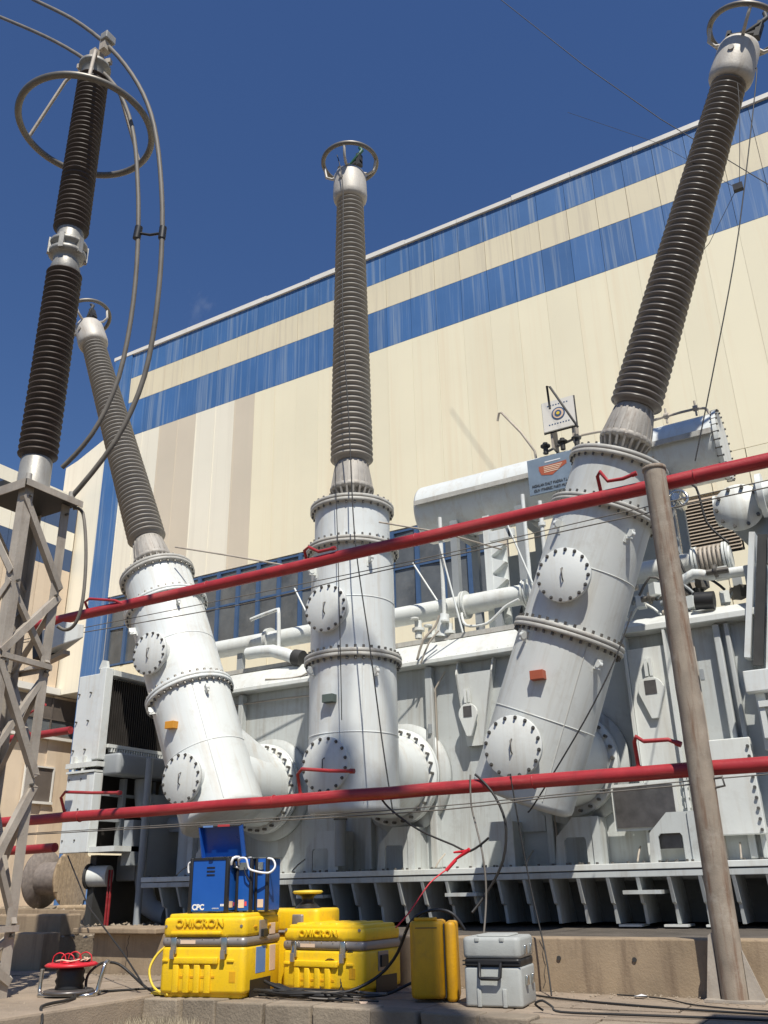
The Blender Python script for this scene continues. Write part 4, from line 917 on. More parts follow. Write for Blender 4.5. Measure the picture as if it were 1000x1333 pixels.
# thin lines
def wire(name, pts, r, m, label, cat='cable', sm=2): return tag(MB().tube(pts, r, 6, sm).build(name, m), label, cat)
wire('test_lead', [(-6.72, 10.2, 13.03), (-6.552, 10.14, 12.07), (-6.437, 9.936, 9.437), (-6.256, 9.84, 7.098), (-6.101, 9.72, 5.302), (-5.824, 9.6, 3.807), (-5.584, 9.48, 2.493), (-5.411, 9.42, 1.589)], .009, RUB, 'thin black lead hanging down the middle bushing and turret')
wire('test_lead', [(-6.54, 9.876, 6.742), (-6.468, 9.84, 5.418), (-6.384, 9.78, 3.85), (-6.384, 9.816, 2.83)], .006, RUB, 'fine dark wire running straight down the left side of the middle turret')
wire('test_lead', [(0.12, 10.44, 11.23), (0.071, 10.32, 10.842), (-0.516, 10.08, 8.422), (-1.009, 9.96, 6.797), (-1.484, 9.84, 5.314)], .009, RUB, 'long black lead slanting from the right bushing top down to the pipe')
wire('test_lead', [(-0.144, 10.32, 10.99), (-0.206, 10.2, 10.324), (-0.402, 10.2, 9.19)], .005, RUB, 'fine wire dropping from the right bushing top to a small black box')
sb = MB().box(-0.480, -0.360, 10.152, 10.224, 9.118, 9.214); tag(sb.build('signal_box', BLK), 'tiny black box hanging on wires beside the right bushing', 'box')
wire('stay_wire', [(-0.456, 10.2, 9.142), (-0.9, 10.2, 8.47), (-1.32, 10.2, 8.11)], .004, RUB, 'fine wire from the hanging black box down behind the right bushing', sm=0)
wire('stay_wire', [(-0.456, 10.2, 9.19), (-1.32, 10.44, 10.63), (-2.64, 10.8, 12.31)], .003, RUB, 'fine wire from the hanging black box up to the left across the sky', sm=0)
wire('test_lead', [(-3.78, 9.54, 1.534), (-3.635, 9.48, 1.658), (-3.05, 9.54, 2.429), (-2.681, 9.72, 3.094), (-2.46, 9.9, 3.67)], .009, RUB, 'black lead slanting across the lower part of the right turret')
wire('test_lead', [(-3.55, 7.72, 1.76), (-3.388, 7.7, 1.60), (-3.274, 7.7, 1.33), (-3.321, 7.7, 1.013), (-3.486, 7.7, .767), (-3.6, 7.6, .6)], .012, RUB, 'thick black cable looping down from the lower red pipe')
wire('test_lead', [(-3.60, 7.72, 1.76), (-3.60, 7.7, 1.55), (-3.585, 7.7, 1.411), (-3.47, 7.6, 1.079), (-3.455, 7.6, .768), (-3.454, 7.5, .443), (-3.45, 7.3, .01)], .009, GCAB, 'grey cable hanging from the lower red pipe down behind the upright yellow case')
wire('test_lead', [(-4.6, 7.8, 1.6), (-4.439, 7.7, 1.49), (-4.1, 7.6, 1.298), (-3.752, 7.6, 1.153), (-3.588, 7.6, 1.096), (-3.4, 7.6, 1.2)], .010, RUB, 'black cable running from the lower pipe to the red clip')
cl = thing('test_clip', 'red crocodile clip hanging in mid air above the upright yellow case', 'clip', (-3.62, 7.6, 1.07)); O = (-3.62, 7.6, 1.07)
MB().cyl((-3.59, 7.6, 1.11), (-3.74, 7.6, 1.03), .020, .010, seg=8).build('jaw', REDP, cl, off=O)
MB().cyl((-3.60, 7.6, 1.10), (-3.75, 7.6, 1.09), .016, .008, seg=8).build('jaw', REDP, cl, off=O)
MB().cyl((-3.73, 7.6, 1.03), (-3.81, 7.55, .94), .016, seg=8).build('grip', REDP, cl, off=O)
wire('test_lead', [(-3.80, 7.55, .95), (-3.9, 7.4, .84), (-3.984, 7.2, .632), (-4.081, 7.1, .50)], .006, REDP, 'thin red lead from the red clip down to the middle yellow case')
wire('test_lead', [(-3.20, 7.72, 1.74), (-3.158, 7.7, 1.389), (-3.086, 7.7, .822), (-2.959, 7.6, .299), (-2.859, 7.4, .012)], .007, RUB, 'thin black cable hanging from the lower pipe to the paving right of the grey case')
wire('guy_wire', [(-10.9, 7.6, 1.476), (-10.0, 7.6, 1.48), (-4.466, 7.6, 1.452), (-2.914, 7.6, 1.498), (-1.6, 7.6, 1.53)], .006, GCAB, 'lower of two thin wires strung just under the lower red pipe')
wire('guy_wire', [(-10.9, 7.64, 1.50), (-4.477, 7.62, 1.485), (-1.6, 7.62, 1.56), (2.5, 7.62, 1.6)], .005, GCAB, 'upper of two thin wires strung just under the lower red pipe')
wire('guy_wire', [(-10.2, 7.6, 3.95), (-6.48, 7.6, 3.84), (-4.891, 7.6, 3.88), (-3.092, 7.6, 3.89), (-1.583, 7.6, 3.90), (2.5, 7.6, 3.9)], .006, GCAB, 'lower of two thin wires strung under the upper red pipe')
wire('guy_wire', [(-10.2, 7.63, 4.0), (-4.421, 7.62, 3.93), (-1.577, 7.62, 3.97), (2.5, 7.62, 3.97)], .005, GCAB, 'upper of two thin wires strung under the upper red pipe')
wire('stay_rod', [(-9.96, 10.2, 6.118), (-8.952, 10.44, 5.83), (-7.32, 11.04, 5.374)], .014, GALV, 'grey rod slanting from the left turret top towards the middle turret', 'rod', 0)
wire('stay_rod', [(-6.06, 10.32, 5.734), (-5.346, 10.92, 5.614), (-4.8, 11.88, 5.53)], .013, GALV, 'grey rod slanting from the middle turret back under the conservator', 'rod', 0)
wire('sky_wire', [(-6.897, 20, 28.691), (-4.22, 20, 23.611), (-2.356, 20, 20.384), (-.14, 20, 16.935)], .012, RUB, 'fine wire crossing the sky towards the top of the right bushing', 'wire', 0)
wire('earth_rope', [(-9.545, 8.3, 1.25), (-8.21, 7.5, .678), (-6.914, 6.8, .289), (-6.199, 6.4, .05)], .008, RUB, 'dark rope slanting from the oil cooler down to the big yellow case', 'rope', 0)

# ================================================================== CASES
def latch(p, x, z, y=0):
    q = MB().rbox(x-.028, x+.028, y-.03, y, z-.09, z+.035, .008); l = q.build('latch', CHROME, p)
    MB().box(x-.018, x+.018, y-.05, y-.031, z-.125, z-.06).build('latch_lever', BAND, l)
def big_case(label, loc, rz, Lx, Ly, H, bandz, letter=True, side='n'):
    c = thing('flight_case', label, 'case', loc, rz)
    body = MB().rbox(0, Lx, 0, Ly, .035, bandz-.035, .045, 4).rbox(.03, Lx-.03, .03, Ly-.03, .0, .05, .03)
    bo = body.build('body', YEL, c)
    n = 4
    for i in range(n):        # raised vertical ribs on the front
        xr = Lx*(.17+.125*i); w2 = .028
        MB().rbox(xr, xr+w2*2.1, -.022, .02, .04, bandz-.17, .012).build('rib', YEL, bo)
    for i in range(4):
        xr = Lx*(.17+.125*i); MB().box(xr+.062, xr+.092, -.004, .01, bandz-.27, bandz-.255).build('rib_notch', YELD, bo)
    MB().rbox(Lx*.17, Lx*.70, -.026, .02, bandz-.165, bandz-.115, .012).build('cross_rib', YEL, bo)
    MB().rbox(.0-.006, Lx+.006, -.006, Ly+.006, bandz-.036, bandz+.036, .05, 4).build('metal_band', BAND, c)
    lid = MB().rbox(.0, Lx, .0, Ly, bandz+.034, H-.03, .05, 4).rbox(.03, Lx-.03, .03, Ly-.03, H-.06, H, .04).build('lid', YEL, c)
    if side == 'a': MB().rbox(Lx*.12, Lx*.72, -.024, .02, bandz+.055, bandz+.08, .01).build('lid_rib', YEL, lid)
    latch(c, Lx*.17, bandz); latch(c, Lx*.77, bandz)
    MB().box(Lx*.24, Lx*.42, -.0085, -.0065, bandz-.014, bandz+.014).build('sticker', LABP, c)
    if letter:
        zc = (bandz+.10+H-.03)/2 if side == 'a' else (bandz+.04+H-.02)/2
        text('lettering', 'OMICRON', .085 if side == 'a' else .075, YEL, c, T(Vector((Lx*.46, -.004, zc))) @ FRONT, depth=.009, sx=1.15, bold=.002)
    for xr in (Lx*.05, Lx*.95):
        MB().cyl((xr, -.004, bandz+.12), (xr, .006, bandz+.12), .012, seg=10).build('rivet', BAND, lid)
    for i in range(7):
        MB().cyl((Lx*(.08+.14*i), -.0085, bandz+.022), (Lx*(.08+.14*i), -.006, bandz+.022), .005, seg=8).build('rivet', CHROME, c)
    MB().rbox(Lx*.80, Lx*.88, -.012, .01, bandz-.15, bandz-.13, .006).build('cross_rib', YEL, c)
    MB().rbox(Lx*.03, Lx*.10, -.012, .01, bandz-.15, bandz-.13, .006).build('cross_rib', YEL, c)
    MB().box(Lx*.83, Lx*.90, -.003, .001, .12, .20).build('moulded_mark', YELD, c)
    # side face details (+X side)
    def sbox(y0, y1, z0, z1, p, m, nm, rr=None):
        q = MB().box(Lx-.002, Lx+p, y0, y1, z0, z1); q.build(nm, m, c, bevel=.004)
    if side == 'a':
        sbox(Ly*.36, Ly*.56, H-.20, H-.06, .012, BAND, 'handle_plate'); sbox(Ly*.39, Ly*.53, H-.19, H-.13, .035, BLK, 'handle')
        sbox(Ly*.22, Ly*.30, H-.115, H-.10, .01, YELD, 'rib_notch'); sbox(Ly*.60, Ly*.68, H-.115, H-.10, .01, YELD, 'rib_notch')
        sbox(Ly*.30, Ly*.56, bandz-.25, bandz-.05, .002, LABB, 'sticker'); sbox(Ly*.68, Ly*.84, bandz-.25, bandz-.05, .002, LABP, 'sticker')
        sbox(Ly*.66, Ly*.82, H-.18, H-.09, .002, LABP, 'sticker')
        sbox(Ly*.16, Ly*.72, .0, .13, .003, BLK, 'wheel_recess')
    else:
        sbox(Ly*.36, Ly*.62, bandz-.20, bandz-.05, .008, BAND, 'handle_plate'); sbox(Ly*.40, Ly*.58, bandz-.17, bandz-.08, .025, BLK, 'handle')
        sbox(Ly*.30, Ly*.85, .0, .13, .003, BLK, 'wheel_recess')
        for i in range(4): MB().rbox(Lx*(.12+.2*i), Lx*(.24+.2*i), .06, Ly-.06, H-.01, H+.014, .02).build('lid_pad', YEL, lid)
    return c
c1 = big_case('largest yellow flight case with blue test set on top, leftmost', (-5.90, 6.24, .004), rad(11), .80, .68, .635, .42, side='a')
c2 = big_case('yellow flight case with black side handle standing between two others', (-5.14, 6.94, .004), rad(-2), .86, .60, .525, .365, side='b')
c3 = thing('flight_case', 'half hidden yellow case behind the largest one with a yellow dish on top', 'case', (-5.80, 7.16, .004), rad(2))
MB().rbox(0, .86, 0, .38, .0, .44, .05, 4).build('body', YEL, c3)
MB().rbox(0, .87, -.01, .40, .46, .645, .05, 4).build('lid', YEL, c3)
MB().rbox(-.004, .876, -.016, .406, .43, .475, .05, 4).build('metal_band', BAND, c3)
MB().rbox(.60, .72, -.03, .12, .50, .60, .02).build('handle', BAND, c3)
ds = thing('yellow_dish', 'flat yellow disc on a black stand on the rear yellow case', 'disc', (-5.16, 7.35, .65)); 
MB().lathe([(.12, 0), (.09, .03), (.05, .06), (.06, .10), (.10, .12)], 20).build('stand', BLK, ds)
MB().lathe([(.02, .12), (.12, .122), (.145, .135), (.13, .15), (.02, .155)], 28).build('disc', YCAB, ds)

# blue test set on the big case
dv = thing('test_device', 'blue test set marked CPC with raised lid, standing on the largest yellow case', 'instrument', (-5.755, 6.385, .642), rad(11))
def Dv(b, name, m, p=None, **k): return b.build(name, m, p or dv, **k)
W2, D2, H2 = .385, .36, .445
Dv(MB().box(.03, W2-.03, .0, D2, .012, H2-.005), 'body', BLUE, bevel=.004)
for xa in (0, W2-.032):
    for ya in (-.012, D2-.03): Dv(MB().rbox(xa, xa+.032, ya, ya+.045, 0, H2, .01), 'corner_guard', BLK)
Dv(MB().box(.03, W2-.03, -.006, 0.0, H2-.02, H2).box(W2-.03, W2, .03, D2-.03, H2-.02, H2), 'edge_trim', BLK)
Dv(MB().box(W2-.032, W2-.012, .035, .175, .02, H2-.06), 'side_panel', BLUE)
Dv(MB().box(W2-.032, W2-.008, .19, .215, .0, H2), 'side_divider', BLK)
Dv(MB().box(W2-.032, W2-.012, .22, .325, .02, H2-.03), 'side_panel', BLUE)
for i in range(3): Dv(MB().rbox(.17, .25, -.006, -.001, H2-.085-i*.03, H2-.075-i*.03, .002, 2), 'vent_slot', BLK)
text('lettering', 'CPC', .062, WHT, dv, T(Vector((.100, -.0015, .045))) @ FRONT, depth=.001, bold=.0025)
text('lettering', 'OMICRON', .014, WHT, dv, T(Vector((.27, -.0015, .035))) @ FRONT, depth=.001)
Dv(MB().box(.318, .333, -.0025, -.0005, .052, .070), 'logo_mark', WHT); Dv(MB().box(.337, .352, -.0025, -.0005, .052, .070), 'logo_mark', WHT)
Dv(MB().tube([(-.005, .03, H2-.03), (-.035, .03, H2-.04), (-.038, .03, H2-.09), (-.03, .03, H2-.12)], .008, 8, 1), 'handle', WHT)
Dv(MB().rbox(.19, .23, -.02, 0, H2-.02, H2+.0, .006), 'front_latch', BLK)
# open lid, hinged at the rear edge and leaning back
Ml = T(Vector((.04, .20, H2+.012))) @ Rm(18, 'X')
ld = Dv(MB().box(-.02, .40, .0, .012, 0, .275, Ml), 'raised_lid', BLUEL)
Dv(MB().box(-.02, -.008, -.05, -.001, 0, .275, Ml), 'lid_side', BLUE, ld); Dv(MB().box(.388, .40, -.05, -.001, 0, .275, Ml), 'lid_side', BLUE, ld)
Dv(MB().box(-.02, .40, -.05, -.001, .276, .286, Ml), 'lid_rim', DARK, ld)
Dv(MB().box(.03, .13, -.056, -.052, .276, .29, Ml), 'lid_strip', LBLUE, ld); Dv(MB().box(.18, .30, -.056, -.052, .278, .295, Ml), 'lid_strip', PINK, ld)
Dv(MB().tube([(W2+.0, .04, H2-.06), (W2+.02, .03, H2-.01), (W2+.04, .1, H2+.0), (W2+.03, .16, H2-.04)], .012, 8, 1).tube([(W2, .08, H2-.07), (W2+.04, .12, H2-.09), (W2+.06, .3, H2-.11), (W2+.06, .37, H2-.05), (W2+.04, .33, H2-.0), (W2, .28, H2-.02)], .008, 8, 2), 'white_cord', WHT)
Dv(MB().box(W2-.011, W2+.025, .07, .14, H2-.085, H2-.035), 'socket_block', CHROME)
Dv(MB().box(W2-.011, W2-.009, .05, .11, .04, .09).box(W2-.011, W2-.009, .235, .275, .04, .09), 'sticker', LABP)
Dv(MB().box(W2-.011, W2-.009, .125, .14, .05, .08), 'sticker', PINK)

# second, narrower pair of blue units behind the first
d2 = thing('test_device', 'narrow two part blue unit with white label stickers, behind the CPC set', 'instrument', (-5.40, 6.58, .642), rad(11))
for xa, wa, ya in ((.02, .135, 0), (.175, .105, .06)):
    bd = MB().box(xa, xa+wa, ya, ya+.26, .01, .43).build('body', BLUE, d2, bevel=.004)
    for xb in (xa-.012, xa+wa-.014):
        MB().rbox(xb, xb+.026, ya-.012, ya+.03, 0, .44, .008).build('corner_guard', BLK, d2)
    MB().box(xa+.02, xa+.075, ya-.003, ya-.0005, .035, .10).build('sticker', LABP, d2)
    MB().box(xa+.03, xa+wa-.03, ya-.03, ya-.001, .34, .40).build('socket_block', CHROME, d2)
    MB().box(xa-.02, xa+wa+.02, ya, ya+.26, .432, .442).build('top_rim', CHROME, d2)
MB().box(.10, .12, -.003, -.0005, .05, .085).build('sticker', PINK, d2)
MB().tube([(.05, -.03, .38), (.06, -.06, .43), (.13, -.06, .43), (.15, -.05, .36), (.20, -.05, .33), (.32, .0, .31), (.37, .03, .36), (.34, .04, .42), (.27, .06, .43)], .009, 8, 2).build('white_cord', WHT, d2)
MB().tube([(.10, -.03, .36), (.12, -.04, .30), (.16, -.03, .25)], .006, 6, 1).build('thin_cord', BLK, d2)

# upright yellow case (worn)
uy = thing('upright_case', 'worn slim yellow case standing upright between yellow and grey cases', 'case', (-3.73, 6.70, .004), rad(22))
MB().rbox(0, .27, 0, .36, .02, .565, .055, 4).build('body', YELD, uy)
MB().rbox(.274, .365, .01, .35, .0, .555, .045, 4).build('lid', YELD, uy)
MB().box(.268, .276, .02, .34, .03, .54).build('seam', DARK, uy)
MB().rbox(.04, .22, .02, .06, .565, .588, .01).build('handle', YELD, uy)
MB().box(.05, .22, -.004, .001, .512, .517).build('groove', DARK, uy)

# grey case
gc = thing('grey_case', 'grey plastic equipment case with black handle band on the paving', 'case', (-3.24, 6.64, .004), rad(8)); gc.scale = (.91, .95, .91)
gb = MB().rbox(0, .48, 0, .44, .0, .285, .03, 4).build('body', GCASE, gc)
gl = MB().rbox(-.005, .485, -.005, .445, .345, .505, .05, 4).build('lid', GCASE, gc)
MB().rbox(.004, .476, .004, .436, .284, .346, .03, 4).build('black_band', BLK, gc)
MB().box(-.004, .484, -.008, .0, .298, .308).box(-.004, .484, -.008, .0, .325, .335).build('band_rib', BLK, gc)
hd = MB().tube([(.14, -.015, .315), (.145, -.04, .215), (.16, -.045, .205), (.30, -.045, .205), (.315, -.04, .215), (.32, -.015, .315)], .014, 8).box(.13, .33, -.02, .0, .305, .335); hd.build('handle', BLK, gc)
MB().rbox(.18, .28, -.055, -.035, .195, .22, .008).build('handle_grip', BLK, gc)
for xr in (.125, .335):
    MB().rbox(xr-.018, xr+.018, -.014, .01, .0, .13, .008).build('foot_rib', GCASE, gb)
    MB().rbox(xr-.02, xr+.02, -.012, .02, .47, .50, .008).build('lid_rib', GCASE, gl)
MB().rbox(.1, .38, .06, .38, .500, .52, .03).build('lid_pad', GCASE, gl)
for z in (.18, .40):
    MB().rbox(.482, .505, .10, .16, z-.03, z+.04, .008).build('side_latch', CHROME, gc); MB().rbox(.482, .505, .28, .34, z-.03, z+.04, .008).build('side_latch', CHROME, gc)
MB().rbox(-.02, .0, .10, .16, .38, .45, .008).build('side_latch', GCASE, gc)

# cable reel
rl = thing('cable_reel', 'red topped cable reel standing on a chrome tube frame', 'reel', (-6.70, 6.00, .012), rad(24))
MB().lathe([(.02, .02), (.20, .022), (.215, .035), (.20, .05), (.11, .055)], 32).build('bottom_disc', PLATE, rl)
MB().lathe([(.115, .05), (.12, .07), (.11, .09), (.125, .12), (.11, .15), (.12, .19), (.10, .22)], 24).build('cable_winding', BLK, rl)
tp = MB().lathe([(.10, .225), (.21, .228), (.225, .24), (.20, .256), (.03, .262)], 36).build('top_disc', REDP, rl)
for k in range(4):
    a = k*1.5+.3; cx_, cy_ = .11*math.cos(a), .11*math.sin(a)
    MB().lathe([(.045, .262), (.045, .275), (.035, .28)], 16, T(Vector((cx_, cy_, 0)))).build('socket', REDP if k % 2 else BLK, tp)
    MB().tube([(cx_-.06, cy_, .26), (cx_-.05, cy_, .31), (cx_, cy_, .335), (cx_+.05, cy_, .31), (cx_+.06, cy_, .26)], .005, 6, 1).build('socket_loop', REDP, tp)
for k in range(7):
    a = R.uniform(0, 6.28); r_ = R.uniform(.03, .15)
    MB().tube([(r_*math.cos(a+j*.5), r_*math.sin(a+j*.5), .275+.012*(j % 2)) for j in range(4)], .005, 6, 1).build('plug_lead', BLK if k % 3 else LABP, tp)
MB().tube([(-.25, -.02, .21), (-.255, -.02, .08), (-.24, -.04, .025), (-.18, -.10, .012), (.18, -.10, .012), (.25, -.04, .025), (.27, -.02, .08), (.30, .0, .24), (.28, .12, .25)], .017, 10, 2).build('frame', CHROME, rl)
MB().tube([(-.24, .04, .025), (-.18, .14, .012), (.18, .14, .012), (.25, .05, .025)], .016, 10, 1).build('frame', CHROME, rl)
wire('reel_cable', [(-6.55, 6.05, .06), (-6.62, 6.12, .16), (-6.66, 6.3, .24), (-6.60, 6.45, .225), (-6.439, 6.5, .12), (-6.15, 6.42, .03), (-5.9, 6.4, .03)], .012, RUB, 'black cable arching from the reel to the big yellow case')
wire('reel_cable', [(-6.62, 5.95, .05), (-6.45, 5.85, .03), (-6.3, 5.6, .03), (-6.2, 5.3, .028), (-6.0, 5.15, -.05), (-5.95, 5.0, -.33)], .012, RUB, 'black cable running from the reel over the edge of the slab')
wire('ground_cable', [(-6.6, 6.1, .035), (-6.5, 6.45, .02), (-6.3, 6.7, .02), (-5.9, 6.75, .02)], .010, RUB, 'black cable lying on the paving between reel and big case')
wire('supply_cable', [(-5.90, 6.55, .42), (-6.0, 6.48, .40), (-6.10, 6.42, .32), (-6.13, 6.36, .2), (-6.06, 6.34, .08), (-5.95, 6.33, .03), (-5.82, 6.27, .03)], .011, YCAB, 'yellow cable looping out to the left of the biggest yellow case')
# heap of test cables in front of the cases: each lead is its own curve
heap = thing('cable_heap', 'tangled heap of black test cables on the ground before the yellow cases', 'cables', (-4.7, 6.7, .0)); O = (-4.7, 6.7, 0)
R3 = random.Random(11)
for k in range(17):
    x_, y_ = R3.uniform(-5.12, -4.95), R3.uniform(6.50, 6.75); pts = []
    L_ = R3.randint(6, 9)
    for j in range(L_):
        pts.append((x_, y_, .014+.01*(k % 5)+R3.uniform(0, .01))); x_ += R3.uniform(.10, .17); y_ += R3.uniform(-.07, .07); y_ = min(max(y_, 6.44), 6.92)
    MB().tube(pts, R3.choice([.007, .009, .012]), 6, 2).build('lead', R3.choice([RUB, RUB, BLK, GCAB]), heap, off=O)
for (cx_, cz_, rx_, rz2) in ((-4.62, .13, .12, .14), (-4.42, .16, .10, .17)):
    MB().tube([(cx_+rx_*math.cos(a), 6.93+.015*math.sin(3*a), cz_+rz2*math.sin(a)) for a in [i*.5 for i in range(-3, 9)]], .0045, 6, 1).build('lead', RUB, heap, off=O)
for k in range(3):
    MB().tube([(-5.06+.02*k, 6.60+.05*k, .12-.02*k), (-4.95, 6.58+.04*k, .09), (-4.80, 6.60+.03*k, .05), (-4.6, 6.62+.05*k, .03), (-4.3, 6.6+.06*k, .02)], .013, 8, 1).build('lead', BLK, heap, off=O)
wire('heap_cable', [(-4.60, 6.62, .02), (-4.3, 6.72, .06), (-4.13, 6.9, .16), (-3.95, 6.9, .33), (-3.78, 6.78, .53), (-3.66, 6.8, .625), (-3.50, 6.83, .645), (-3.40, 6.86, .60), (-3.34, 6.9, .50)], .013, BLK, 'thick black cable rising from the heap over the upright yellow case')
wire('heap_cable', [(-4.3, 6.75, .02), (-4.05, 6.85, .03), (-3.9, 7.0, .10), (-3.75, 7.0, .14)], .012, BLK, 'thick black cable passing low behind the upright yellow case')
wire('ground_cable', [(-3.2, 7.5, .015), (-2.8, 7.25, .015), (-2.2, 7.05, .015), (-1.4, 6.9, .015), (-.4, 6.85, .015)], .008, RUB, 'black cable trailing over the paving towards the round post')
wire('ground_cable', [(-2.62, 6.60, .01), (-2.66, 6.56, .05), (-2.60, 6.55, .075), (-2.52, 6.53, .04), (-2.46, 6.52, .015), (-2.0, 6.55, .015), (-1.2, 6.62, .015), (-.3, 6.6, .015)], .008, RUB, 'black cable with a small kinked loop right of the grey case')
tag(MB().rbox(-6.10, -5.88, 6.36, 6.50, .006, .03, .01).build('cable_plug', YCAB), 'flat yellow plug lying at the foot of the biggest yellow case', 'plug')

# wire drum and yard clutter behind
dr = thing('cable_drum', 'old wooden cable drum lying on its rim behind the lattice tower', 'drum', (-25.5, 21.2, .30), rad(8))
for s_, m_ in ((0, WOODG), (1.25, WOOD)):
    MB().lathe([(.02, 0), (.90, 0), (.90, .08), (.02, .08)], 32, T(Vector((s_, 0, .90))) @ Rm(90, 'Y')).build('flange', m_, dr)
MB().lathe([(.5, .08), (.5, 1.25)], 24, T(Vector((0, 0, .90))) @ Rm(90, 'Y')).build('barrel', WOODG, dr)
for k in range(10): MB().box(1.331, 1.345, -.88+k*.176, -.72+k*.176, .9-math.sqrt(max(.05, .80-(-.80+k*.176)**2)), .9+math.sqrt(max(.05, .80-(-.80+k*.176)**2))).build('board', WOOD, dr)
def junk(name, b, m, label, cat): tag(b.build(name, m), label, cat)
junk('steel_pipe', MB().cyl((-20.0, 20.0, .48), (-16.6, 20.6, .48), .16, seg=16), SALM, 'pale pipe lying on the yard behind the transformer', 'pipe')
junk('steel_pipe', MB().cyl((-22.0, 19.0, .38), (-15.6, 19.8, .38), .08, seg=12), WOOD, 'thin pale pipe lying on the yard in front of the wider one', 'pipe')
junk('blue_container', MB().box(-24.40, -21.76, 22.0, 23.2, .3, 1.29), LABB, 'small light blue container against the hall wall', 'container')
junk('rubble_block', MB().box(-27.4, -26.7, 20.0, 20.6, .3, .65), CONC, 'small pale concrete block beside the cable drum', 'block')
for k in range(4):
    xq = -13.5-k*1.7
    junk('sleeper', MB().box(xq-2, xq-.7, 13.5+k*.7, 13.8+k*.7, .3, .46), CONC, ('nearest', 'second', 'third', 'farthest')[k]+' concrete sleeper in the row behind the tower', 'sleeper')

# leafless shrub behind the tower at the wing's foot
shr = thing('bare_shrub', 'leafless brown shrub at the foot of the salmon wall, far left', 'shrub', (-28.6, 19.0, .3)); O = (-28.6, 19.0, .3)
R4 = random.Random(5); q = MB()
for k in range(70):
    p = Vector((-28.6+R4.uniform(-.6, .6), 19.0+R4.uniform(-.6, .6), .3)); d = Vector((R4.uniform(-.5, .5), R4.uniform(-.5, .5), 1)).normalized(); pts = [p]
    for j in range(5):
        d = (d+Vector((R4.uniform(-.35, .35), R4.uniform(-.35, .35), R4.uniform(-.15, .15)))).normalized(); p = p+d*R4.uniform(.35, .7); pts.append(p)
    q.tube(pts, .014, 4, 0)
q.build('branches', TWIG, shr, off=O, kind='stuff')

R8 = random.Random(31)
for k in range(7):
    x_ = -7.6+k*1.45+R8.uniform(-.2, .2); z_ = .38; pts = []
    while z_ > .02: pts.append((x_, 7.7485, z_)); x_ += R8.uniform(-.03, .03); z_ -= R8.uniform(.03, .07)
    MB().tube(pts, .0028, 4).build('crack', DARK, pw)
for k in range(3):
    MB().cyl((-2.9+k*.63, 7.738, .25), (-2.9+k*.63, 7.76, .25), .018, seg=10).build('form_hole', DARK, pw)
def litter(name, lab, cat, pts, m): tag(MB().add(pts, [tuple(range(len(pts)))]).build(name, m), lab, cat)
for k, (x_, y_) in enumerate(((-2.2, 7.55), (-3.05, 7.45), (-6.35, 6.9), (-4.0, 6.45))):
    nm = ('beside the round post', 'behind the grey case', 'between the reel and the biggest case', 'on the kerb before the upright case')[k]
    M_ = T(Vector((x_, y_, .016))) @ Rm(40*k, 'Z')
    tag(MB().add([M_ @ Vector(p) for p in ((-.05, -.02, 0), (.04, -.03, .006), (.05, .02, .002), (0, .035, .012), (-.04, .02, 0))], [(0, 1, 2, 3, 4)]).build('litter_scrap', LABP if k % 2 else WHT), 'small pale scrap of litter '+nm, 'litter')
wire('ground_cable', [(-2.4, 7.62, .012), (-2.0, 7.5, .012), (-1.7, 7.2, .012), (-1.1, 7.05, .012), (-.3, 7.1, .012)], .006, RUB, 'thin black cable curving past the foot of the round post')
R6 = random.Random(21)
q = MB()
def pebble(q, x_, y_, z_, r_):
    v = [Vector((math.cos(a)*r_*R6.uniform(.7, 1.2), math.sin(a)*r_*R6.uniform(.7, 1.2), 0)) for a in [i*1.2566 for i in range(5)]]
    top = Vector((R6.uniform(-.2, .2)*r_, R6.uniform(-.2, .2)*r_, r_*R6.uniform(.5, .9))); o_ = Vector((x_, y_, z_))
    q.add([p+o_ for p in v]+[top+o_], [(i, (i+1) % 5, 5) for i in range(5)])
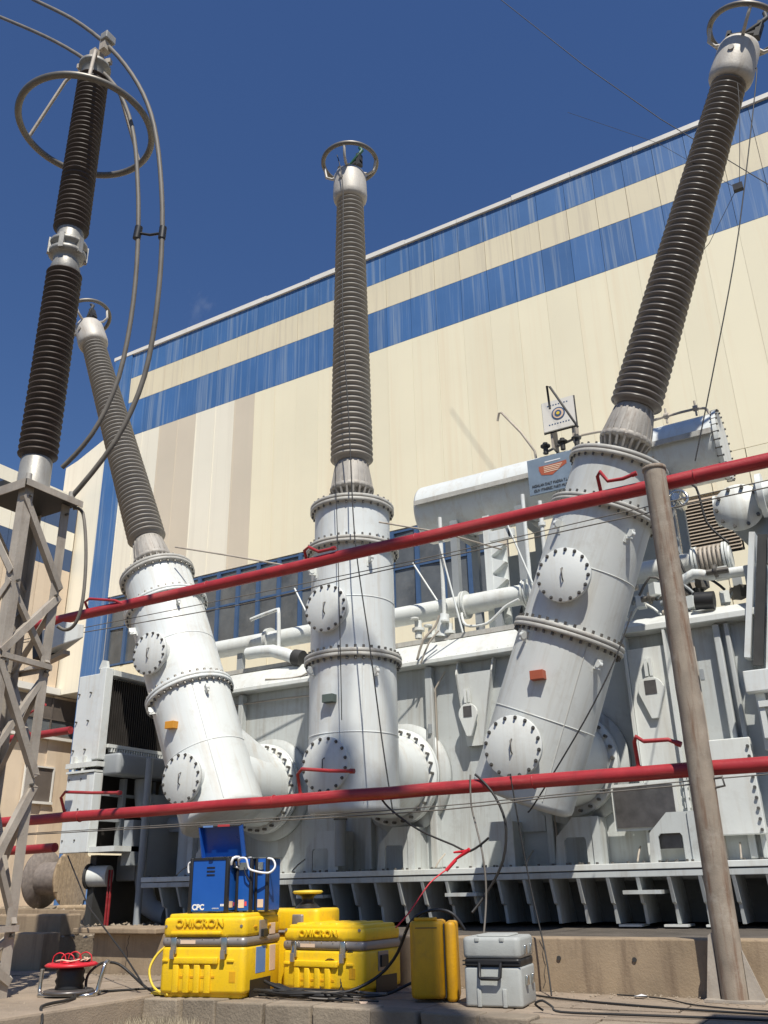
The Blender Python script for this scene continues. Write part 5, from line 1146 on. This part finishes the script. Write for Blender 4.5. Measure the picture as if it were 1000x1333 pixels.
for k in range(900): pebble(q, R6.uniform(-9, 1), 7.74-abs(R6.gauss(0, .35)), .006, R6.uniform(.004, .013))
for k in range(260): pebble(q, R6.uniform(-8.5, -6.1), R6.uniform(4.8, 6.4), .012, R6.uniform(.004, .012))
o = q.build('gravel_crumbs', KERB, kind='stuff'); tag(o, 'loose grit and crumbs scattered over the paving', 'grit')
q = MB()
for k in range(1500): pebble(q, R6.uniform(-30, -10.5), 13+abs(R6.gauss(0, 5)), .30, R6.uniform(.03, .12))
for k in range(700): pebble(q, R6.uniform(-14, -9.2), R6.uniform(8.2, 13), .30, R6.uniform(.01, .05))
o = q.build('yard_rubble', KERB, kind='stuff'); tag(o, 'loose stones scattered over the yard behind the tower', 'rubble')
q = MB()
for k in range(500): pebble(q, R6.uniform(-6.03, -3), R6.uniform(5.3, 6.2), -.35, R6.uniform(.01, .04))
o = q.build('loose_stones', KERB, kind='stuff'); tag(o, 'loose stones at the foot of the kerb', 'stones')

# dry grass tufts in front of the kerb
R5 = random.Random(9)
def grass(n, x0, x1, y0, y1, z, h_, m, name):
    q = MB()
    for k in range(n):
        x_, y_ = R5.uniform(x0, x1), R5.uniform(y0, y1); a = R5.uniform(0, 6.28); hh = h_*R5.uniform(.4, 1.2); l = R5.uniform(.2, .9)
        c_, s_ = math.cos(a)*.006, math.sin(a)*.006; dx, dy = R5.uniform(-.1, .1)*l, R5.uniform(-.1, .1)*l
        q.add([(x_-c_, y_-s_, z), (x_+c_, y_+s_, z), (x_+dx*.5+c_*.6, y_+dy*.5+s_*.6, z+hh*.6), (x_+dx*.5-c_*.6, y_+dy*.5-s_*.6, z+hh*.6), (x_+dx*1.4, y_+dy*1.4, z+hh)], [(0,1,2,3), (3,2,4)])
    return q.build(name, m, kind='stuff')
o = grass(2600, -6.0, -5.3, 5.75, 6.2, -.35, .22, DGRASS, 'dry_grass')
tag(o, 'pale dry grass growing against the kerb', 'grass')
o = grass(1500, -5.7, -4.0, 5.8, 6.19, -.35, .12, GGRASS, 'green_grass')
tag(o, 'short green weeds growing under the kerb', 'grass')
